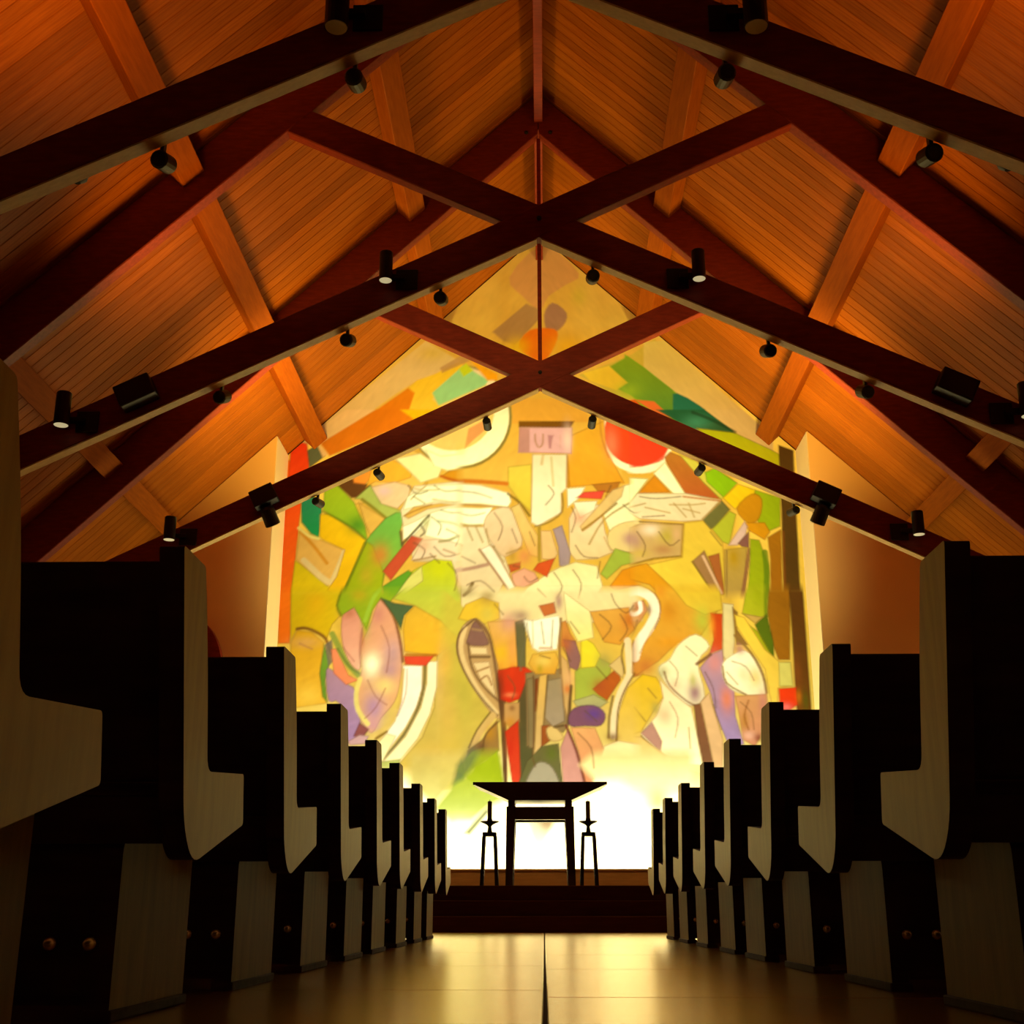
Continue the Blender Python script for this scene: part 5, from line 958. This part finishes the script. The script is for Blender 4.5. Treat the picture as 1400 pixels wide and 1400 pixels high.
# ------------------------------------------------------------------ altar
al = empty('altar_table', (-.035, 13.15, .435), 'dark wooden altar table with a wide wedge-shaped top, centred on the platform', 'altar')
def frustum(bm, a, b):
    (ax, ay0, ay1, az), (bx, by0, by1, bz) = a, b
    k = .94
    A = [bm.verts.new(p) for p in ((-ax, ay0, az), (ax, ay0, az), (ax*k, ay1, az), (-ax*k, ay1, az))]
    B = [bm.verts.new(p) for p in ((-bx, by0, bz), (bx, by0, bz), (bx*k, by1, bz), (-bx*k, by1, bz))]
    bm.faces.new(A[::-1]); bm.faces.new(B)
    for i in range(4): bm.faces.new((A[i], A[(i+1) % 4], B[(i+1) % 4], B[i]))
bm = bmesh.new(); frustum(bm, (.33, .10, .60, .862), (.68, 0, .70, 1.010)); link('wedge_top', bm, 'altar', al)
bm = bmesh.new(); prism(bm, [(-.70, -.01), (.70, -.01), (.655, .71), (-.655, .71)], 'z', 1.0102, 1.040); bevel(bm, .006, 2); link('table_slab', bm, 'altar', al)
for sx in (-1, 1):
    for y0 in (.12, .54):
        link('spacer_post', box(sx*.30-.035, sx*.30+.035, y0, y0+.05, .795, .8615, .004), 'altar', al)
for y0 in (.10, .52): link('rail', box(-.342, .342, y0, y0+.08, .665, .795, .005), 'altar', al)
for sx in (-1, 1):
    link('side_rail', box(sx*.345-.03 if sx > 0 else -.345-.0, sx*.345 if sx > 0 else -.315, .181, .519, .665, .79, .004), 'altar', al)
    for y0, y1 in ((.095, .185), (.515, .605)):
        bm = bmesh.new(); pts = [(sx*.36, 0), (sx*.36, .80), (sx*.245, .80), (sx*.245, .62), (sx*.268, 0)]
        pts = [(sx*.362, 0), (sx*.352, .798), (sx*.255, .798), (sx*.262, .63), (sx*.285, 0)]
        prism(bm, pts, 'y', y0-.004, y1); bevel(bm, .004); link('leg', bm, 'altar', al)

def candlestick(x, label):
    c = empty('candle_stand', (x, 13.35, .435), label, 'candle stand', 'iron candle stands beside the altar')
    for sx in (-1, 1):
        for sy in (-1, 1):
            bm = bmesh.new(); a, b = .058, .078; r = .018
            A = [bm.verts.new((sx*b+dx*r, sy*b+dy*r, 0)) for dx, dy in ((-1,-1),(1,-1),(1,1),(-1,1))]
            B = [bm.verts.new((sx*a+dx*r, sy*a+dy*r, .50)) for dx, dy in ((-1,-1),(1,-1),(1,1),(-1,1))]
            bm.faces.new(A[::-1]); bm.faces.new(B)
            for i in range(4): bm.faces.new((A[i], A[(i+1) % 4], B[(i+1) % 4], B[i]))
            link('leg', bm, 'iron', c)
    link('top_block', box(-.072, .072, -.072, .072, .4995, .54, .004), 'iron', c)
    bm = bmesh.new(); lathe(bm, [(.028, .5405), (.022, .57), (.018, .60), (.03, .615), (.055, .628), (.095, .645), (.098, .655), (.03, .655), (.026, .68)], 20)
    link('drip_dish', bm, 'iron', c, smooth=False)
    bm = bmesh.new(); lathe(bm, [(.024, .6805), (.024, .850), (.018, .86)], 16); link('candle', bm, 'wax', c)
    bm = bmesh.new(); lathe(bm, [(.003, .8605), (.003, .875)], 6); link('wick', bm, 'black', c)
    return c
candlestick(-.565, 'slim black candle stand on four thin legs, left of the altar')
candlestick(.468, 'slim black candle stand on four thin legs, right of the altar')

# ------------------------------------------------------------------ pews
def end_outline():
    pts = [(.0, .90), (.165, .90), (.235, .72), (.295, .487), (.62, .515), (.645, .40), (.235, .297), (.15, .36)]
    rad = [.012, .012, .12, .035, .010, .012, .05, .06]
    return round_poly(pts, rad, 5)
def make_pew(side, label, group):
    """side -1: left of the aisle, pew runs towards -x from its aisle end at local x=0"""
    t = empty('pew', (0, 0, 0), label, 'pew', group); s = side
    LEN = 3.75
    for xe in (0, LEN-.05):
        bm = bmesh.new(); prism(bm, end_outline(), 'x', s*xe, s*(xe+.05))
        for f in bm.faces:
            f.normal_update()
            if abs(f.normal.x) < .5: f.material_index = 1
        o = link('end_panel', bm, ['oak', 'oak_unlit'], t); o['label'] = 'light oak L-shaped end panel'
        # edge faces take the darker colour, shade painted in
    xa, xb = sorted((s*.0502, s*(LEN-.0502)))
    bm = bmesh.new(); prism(bm, round_poly([(.025, .875), (.055, .88), (.245, .47), (.205, .455)], [.01]*4, 3), 'x', xa, xb); link('backrest', bm, 'oak_unlit', t)
    bm = bmesh.new(); prism(bm, round_poly([(.246, .462), (.625, .485), (.628, .455), (.21, .43)], [.008]*4, 3), 'x', xa, xb); link('seat', bm, 'oak_unlit', t)
    bm = bmesh.new(); prism(bm, [(.212, .429), (.240, .4305), (.240, .337), (.212, .337)], 'x', xa, xb); link('lower_rail', bm, 'oak_unlit', t)
    for xe in (.14, LEN/2, LEN-.19):
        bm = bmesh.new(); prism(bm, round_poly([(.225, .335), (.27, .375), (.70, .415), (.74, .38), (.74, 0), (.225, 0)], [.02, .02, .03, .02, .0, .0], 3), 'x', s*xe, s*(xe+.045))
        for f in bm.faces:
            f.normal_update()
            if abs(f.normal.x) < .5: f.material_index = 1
        o = link('support_panel', bm, ['oak_base', 'oak_unlit'], t)
        link('foot_strip', box(min(s*(xe-.008), s*(xe+.053)), max(s*(xe-.008), s*(xe+.053)), .215, .75, .0, .022, .003), 'oak_unlit', t)
    link('kick_board', box(*sorted((s*.186, s*(LEN-.195))), .236, .256, .03, .335), 'oak_unlit', t)
    for xe in (.19, .27):
        bm = bmesh.new(); lathe(bm, [(.006, .0), (.013, .003), (.017, .010), (.013, .018), (.005, .022)], 12); o = link('fitting', bm, 'chrome', t, (s*xe, .2355, .145), smooth=True); o.rotation_euler = (math.radians(90), 0, 0); o['label'] = 'small chrome fitting'
    return t
def children(o): return [c for c in bpy.data.objects if c.parent == o]
def dup(src, loc, label):
    c = src.copy(); col.objects.link(c); c.location = loc; c['label'] = label
    for ch in children(src):
        d = ch.copy(); col.objects.link(d); d.parent = c
    return c
ORD = ['nearest the viewer, cut by the photo edge', 'second from the viewer', 'third from the viewer', 'fourth from the viewer', 'fifth from the viewer', 'fourth from the altar platform', 'third from the altar platform', 'second from the altar platform', 'closest to the altar platform']
# five + four from the platform = nine rows
YP = [1.36, 2.345, 3.335, 4.33, 5.31, 6.18, 7.24, 8.24, 9.16]
protoL = make_pew(-1, '', 'pews on the left of the aisle'); protoR = make_pew(1, '', 'pews on the right of the aisle')
for side, p, x in (('left', protoL, -.71), ('right', protoR, .79)):
    for i, y in enumerate(YP):
        lab = 'wooden pew in the %s row of pews, %s' % (side, ORD[i])
        if i == 0: p.location = (x, y, 0); p['label'] = lab
        else: dup(p, (x, y, 0), lab)

# ------------------------------------------------------------------ dark wall piece
bm = bmesh.new()
arc = [(math.cos(math.radians(a))*.42-.42, math.sin(math.radians(a))*.75) for a in range(0, 81, 10)]
inner = [(math.cos(math.radians(a))*.22-.42, math.sin(math.radians(a))*.45) for a in range(80, -1, -10)]
prism(bm, arc+inner, 'y', 0, .12); bevel(bm, .01)
o = tag(link('wall_sculpture', bm, 'beam', None, (-3.86, FY-.125, 2.85)), 'dark curved wooden piece on the brown wall left of the mural', 'sculpture')

# ------------------------------------------------------------------ fixtures
def spot_lamp(parent, loc, target, power, c, size, blend=.8, rad=.05):
    l = bpy.data.lights.new('spot', 'SPOT'); l.energy = power; l.color = c; l.spot_size = math.radians(size); l.spot_blend = blend; l.shadow_soft_size = rad
    o = bpy.data.objects.new('lamp', l); col.objects.link(o); o.location = loc
    d = Vector(target)-Vector(loc); o.rotation_euler = d.to_track_quat('-Z', 'Y').to_euler()
    return o
def can_fixture(x, ti, label, r=.055, h=.24, lift=0., mount=1):
    """cylinder downlight on a black bracket on the front face of a scissor beam"""
    y = TR[ti]; zb = 5.58-.49*abs(x); s = 1 if x > 0 else -1
    t = empty('cylinder_light', (x, y, zb+.16+lift), label, 'spotlight', 'cylinder lights on the trusses')
    link('mount_plate', box(-s*.16-.09, -s*.16+.09, -.02, -.001, -.09, .09, .004), 'black', t)
    link('arm', box(min(0, -s*.15), max(0, -s*.15), -.075, -.0205, -.02, .02, .003), 'black', t)
    bm = bmesh.new(); lathe(bm, [(r*.9, h*.75), (r, h*.72), (r, -h*.28), (r*.94, -h*.28), (r*.94, -h*.2)], 20); link('housing', bm, 'black', t, (0, -.075-r, 0))
    bm = bmesh.new(); lathe(bm, [(r*.90, -h*.285), (r*.94, -h*.26)], 20); link('lens', bm, 'lens_lit' if ti else 'lens', t, (0, -.075-r, -.0))
    return t, (x, y-.075-r, zb+.16+lift)
WARM = (1.0, .50, .20)
SPC = (1.0, .76, .29)
# added uplights per truss: power, colour, cone, lean sideways, lean forward
UPB = ((170, (1.0, .42, .04), 115, 1.05, .6), (190, (1.0, .48, .05), 115, 1.02, .6), (420, (1.0, .60, .10), 150, 1.0, 1.3))
def SPT(i, x, ti):
    if ti == 0: return ((x*.5, WY, 7.6), 10, 30)
    if ti == 1: return ((x*.6, WY, 7.3), 70, 46)
    return ((x*.6, WY, 4.4), 170, 112)
PROJ = (lambda s: (s*1.5, WY, 2.2), 200, 78)
AREAS = [('trough_light', (0, 14.72, .50), (math.radians(180-35), 0, 0), 6.3, .10, 260, (1.0, .90, .45))]

CANS = [(-1.17, 0, 'tall black cylinder light on the nearest truss, left of centre', .07, .62),
        (1.26, 0, 'tall black cylinder light on the nearest truss, right of centre', .07, .62),
        (-1.26, 1, 'black cylinder light with pale lens on the middle truss, left of centre', .055, .25),
        (1.30, 1, 'black cylinder light with pale lens on the middle truss, right of centre', .055, .25),
        (-3.80, 1, 'black cylinder light near the low left end of the middle truss', .06, .27),
        (3.80, 1, 'black cylinder light near the low right end of the middle truss', .06, .27),
        (-3.85, 2, 'black cylinder light at the low left end of the farthest truss', .06, .24),
        (3.85, 2, 'black cylinder light at the low right end of the farthest truss', .06, .24)]
for x, ti, lab, r, h in CANS:
    t, p = can_fixture(x, ti, lab, r, h, lift=.06 if ti else .10)

# boxes on the middle and far trusses
def gear_box(x, ti, label, head=False):
    y = TR[ti]; z = 5.58-.49*abs(x)+.16; s = 1 if x > 0 else -1
    t = empty('spot_projector', (x, y, z), label, 'spotlight', 'black projector boxes on the trusses')
    k = .15 if ti == 1 else .13
    o = link('gear_case', box(-k, k, -.16, -.001, -.09, .10, .012, 2), 'black', t); o.rotation_euler = (0, s*math.atan(.49), 0)
    if head:
        bm = bmesh.new(); lathe(bm, [(.05, .0), (.075, .03), (.08, .20), (.078, .21)], 18); o = link('head', bm, 'black', t, (-s*.02, -.08, -.10)); o.rotation_euler = (math.radians(-25), math.radians(180+s*22), 0)
        d = Vector((-s*2.0, 3.2, -.9)).normalized(); p0 = Vector((x-s*.05, y-.02, z-.42))
        spot_lamp(None, (x-s*.12, y+.0+TT+.1, z-.40), PROJ[0](s), PROJ[1], SPC, PROJ[2], 1., .06)
        bm = bmesh.new(); lathe(bm, [(.07, .2105), (.07, .216)], 18); o2 = link('lens', bm, 'lens', t, (-s*.02, -.08, -.10)); o2.rotation_euler = o.rotation_euler
    return t
gear_box(-3.24, 1, 'black gear box on the left arm of the middle truss')
gear_box(3.28, 1, 'black gear box on the right arm of the middle truss')
gear_box(-2.90, 2, 'large black projector hanging from the left arm of the farthest truss', True)
gear_box(2.95, 2, 'large black projector hanging from the right arm of the farthest truss', True)
# small heads hanging behind the beams, aimed at the mural
def small_head(x, ti, label, target, power, ang=50):
    y = TR[ti]+TT; z = 5.58-.49*abs(x)-.01; r = .056 if ti < 2 else .045
    t = empty('spotlight', (x, y, z), label, 'spotlight', 'small spotlights behind the truss beams')
    link('hook', box(-.012, .012, .0, .05, -.045, .16, .003), 'iron', t)
    d = (Vector(target)-Vector((x, y+.05, z-.06))).normalized(); q = d.to_track_quat('Z', 'Y')
    bm = bmesh.new(); lathe(bm, [(r*.8, -.075), (r, -.06), (r, .07), (r*.92, .07), (r*.92, .06)], 16)
    h = link('head', bm, 'black', t, (0, .05, -.06)); h.rotation_euler = q.to_euler()
    bm = bmesh.new(); lathe(bm, [(r*.9, .062), (r*.9, .066)], 16); h2 = link('lens', bm, 'lens', t, (0, .05, -.06)); h2.rotation_euler = q.to_euler()
    spot_lamp(None, tuple(Vector((x, y+.05, z-.06))+d*.10), target, power, SPC, ang, .9, .04)
SM = [(-1.10, 0, 'small spotlight under the nearest truss, left of the roof ridge'), (1.12, 0, 'small spotlight under the nearest truss, right of the roof ridge'),
      (-2.22, 0, 'dark spotlight behind the left arm of the nearest truss, by a purlin'), (2.28, 0, 'dark spotlight behind the right arm of the nearest truss, by a purlin'),
      (-.83, 1, 'small black spotlight under the middle truss, first left of centre'), (.45, 1, 'small black spotlight under the middle truss, first right of centre'),
      (-1.60, 1, 'small black spotlight under the left arm of the middle truss, against the orange planks'), (1.88, 1, 'small black spotlight under the right arm of the middle truss, against the orange planks'),
      (-2.62, 1, 'black spotlight low under the left arm of the middle truss'), (2.64, 1, 'black spotlight low under the right arm of the middle truss'),
      (-.58, 2, 'small spotlight under the farthest truss, in front of the white ring in the mural'), (.56, 2, 'small spotlight under the farthest truss, left of the red disc in the mural'),
      (-1.74, 2, 'small spotlight under the left arm of the farthest truss, in front of the painted arm'), (1.70, 2, 'small black spotlight under the right arm of the farthest truss, below the red disc'),
      (-2.38, 2, 'black spotlight low on the left arm of the farthest truss, over the green patch'), (2.66, 2, 'black spotlight low on the right arm of the farthest truss, by the cream reveal')]
for i, (x, ti, lab) in enumerate(SM):
    small_head(x, ti, lab, *SPT(i, x, ti))
# bowl uplights added out of sight behind the beams to brighten the ceiling
for ti, x, lab in ((0, -2.75, 'left arm of the nearest truss'), (0, 2.75, 'right arm of the nearest truss'), (1, -2.85, 'left arm of the middle truss'), (1, 2.85, 'right arm of the middle truss'),
                   (2, -2.6, 'left arm of the farthest truss'), (2, 2.6, 'right arm of the farthest truss')):
    z = 5.58-.49*abs(x)+.12; y = TR[ti]+TT
    t = empty('uplight', (x, y, z), 'added bowl uplight, out of sight behind the '+lab, 'uplight', 'added uplights behind the truss beams')
    link('bracket', box(-.015, .015, -.01, .10, -.03, .0, .002), 'black', t)
    bm = bmesh.new(); lathe(bm, [(.02, .0), (.055, .03), (.065, .07), (.06, .07), (.05, .035), (.01, .012)], 18); link('bowl', bm, 'black', t, (0, .12, -.02))
    P_, C_, A_, LX, LY = UPB[ti]
    spot_lamp(None, (x, y+.12, z+.07), (x*LX, y+.12+LY, 9), P_, C_, A_, 1., .25)
# ceiling sprinkler
sx = -2.9
t = empty('sprinkler', (-3.06, 10.3, roof(3.06)-.02), 'tiny pale sprinkler head on the left ceiling slope', 'sprinkler', rot=(0, math.atan(.97), 0))
bm = bmesh.new(); lathe(bm, [(.03, .0), (.03, -.01), (.012, -.014), (.012, -.04)], 12); link('cup', bm, 'sprinkler', t)
bm = bmesh.new(); lathe(bm, [(.022, -.0405), (.022, -.045)], 12); link('deflector', bm, 'sprinkler', t)

# trough light behind the ledge
def area(name, loc, rot, sx, sy, e, c):
    l = bpy.data.lights.new(name, 'AREA'); l.shape = 'RECTANGLE'; l.size = sx; l.size_y = sy; l.energy = e; l.color = c
    o = bpy.data.objects.new(name, l); col.objects.link(o); o.location = loc; o.rotation_euler = rot; return o
for a in AREAS: area(*a)
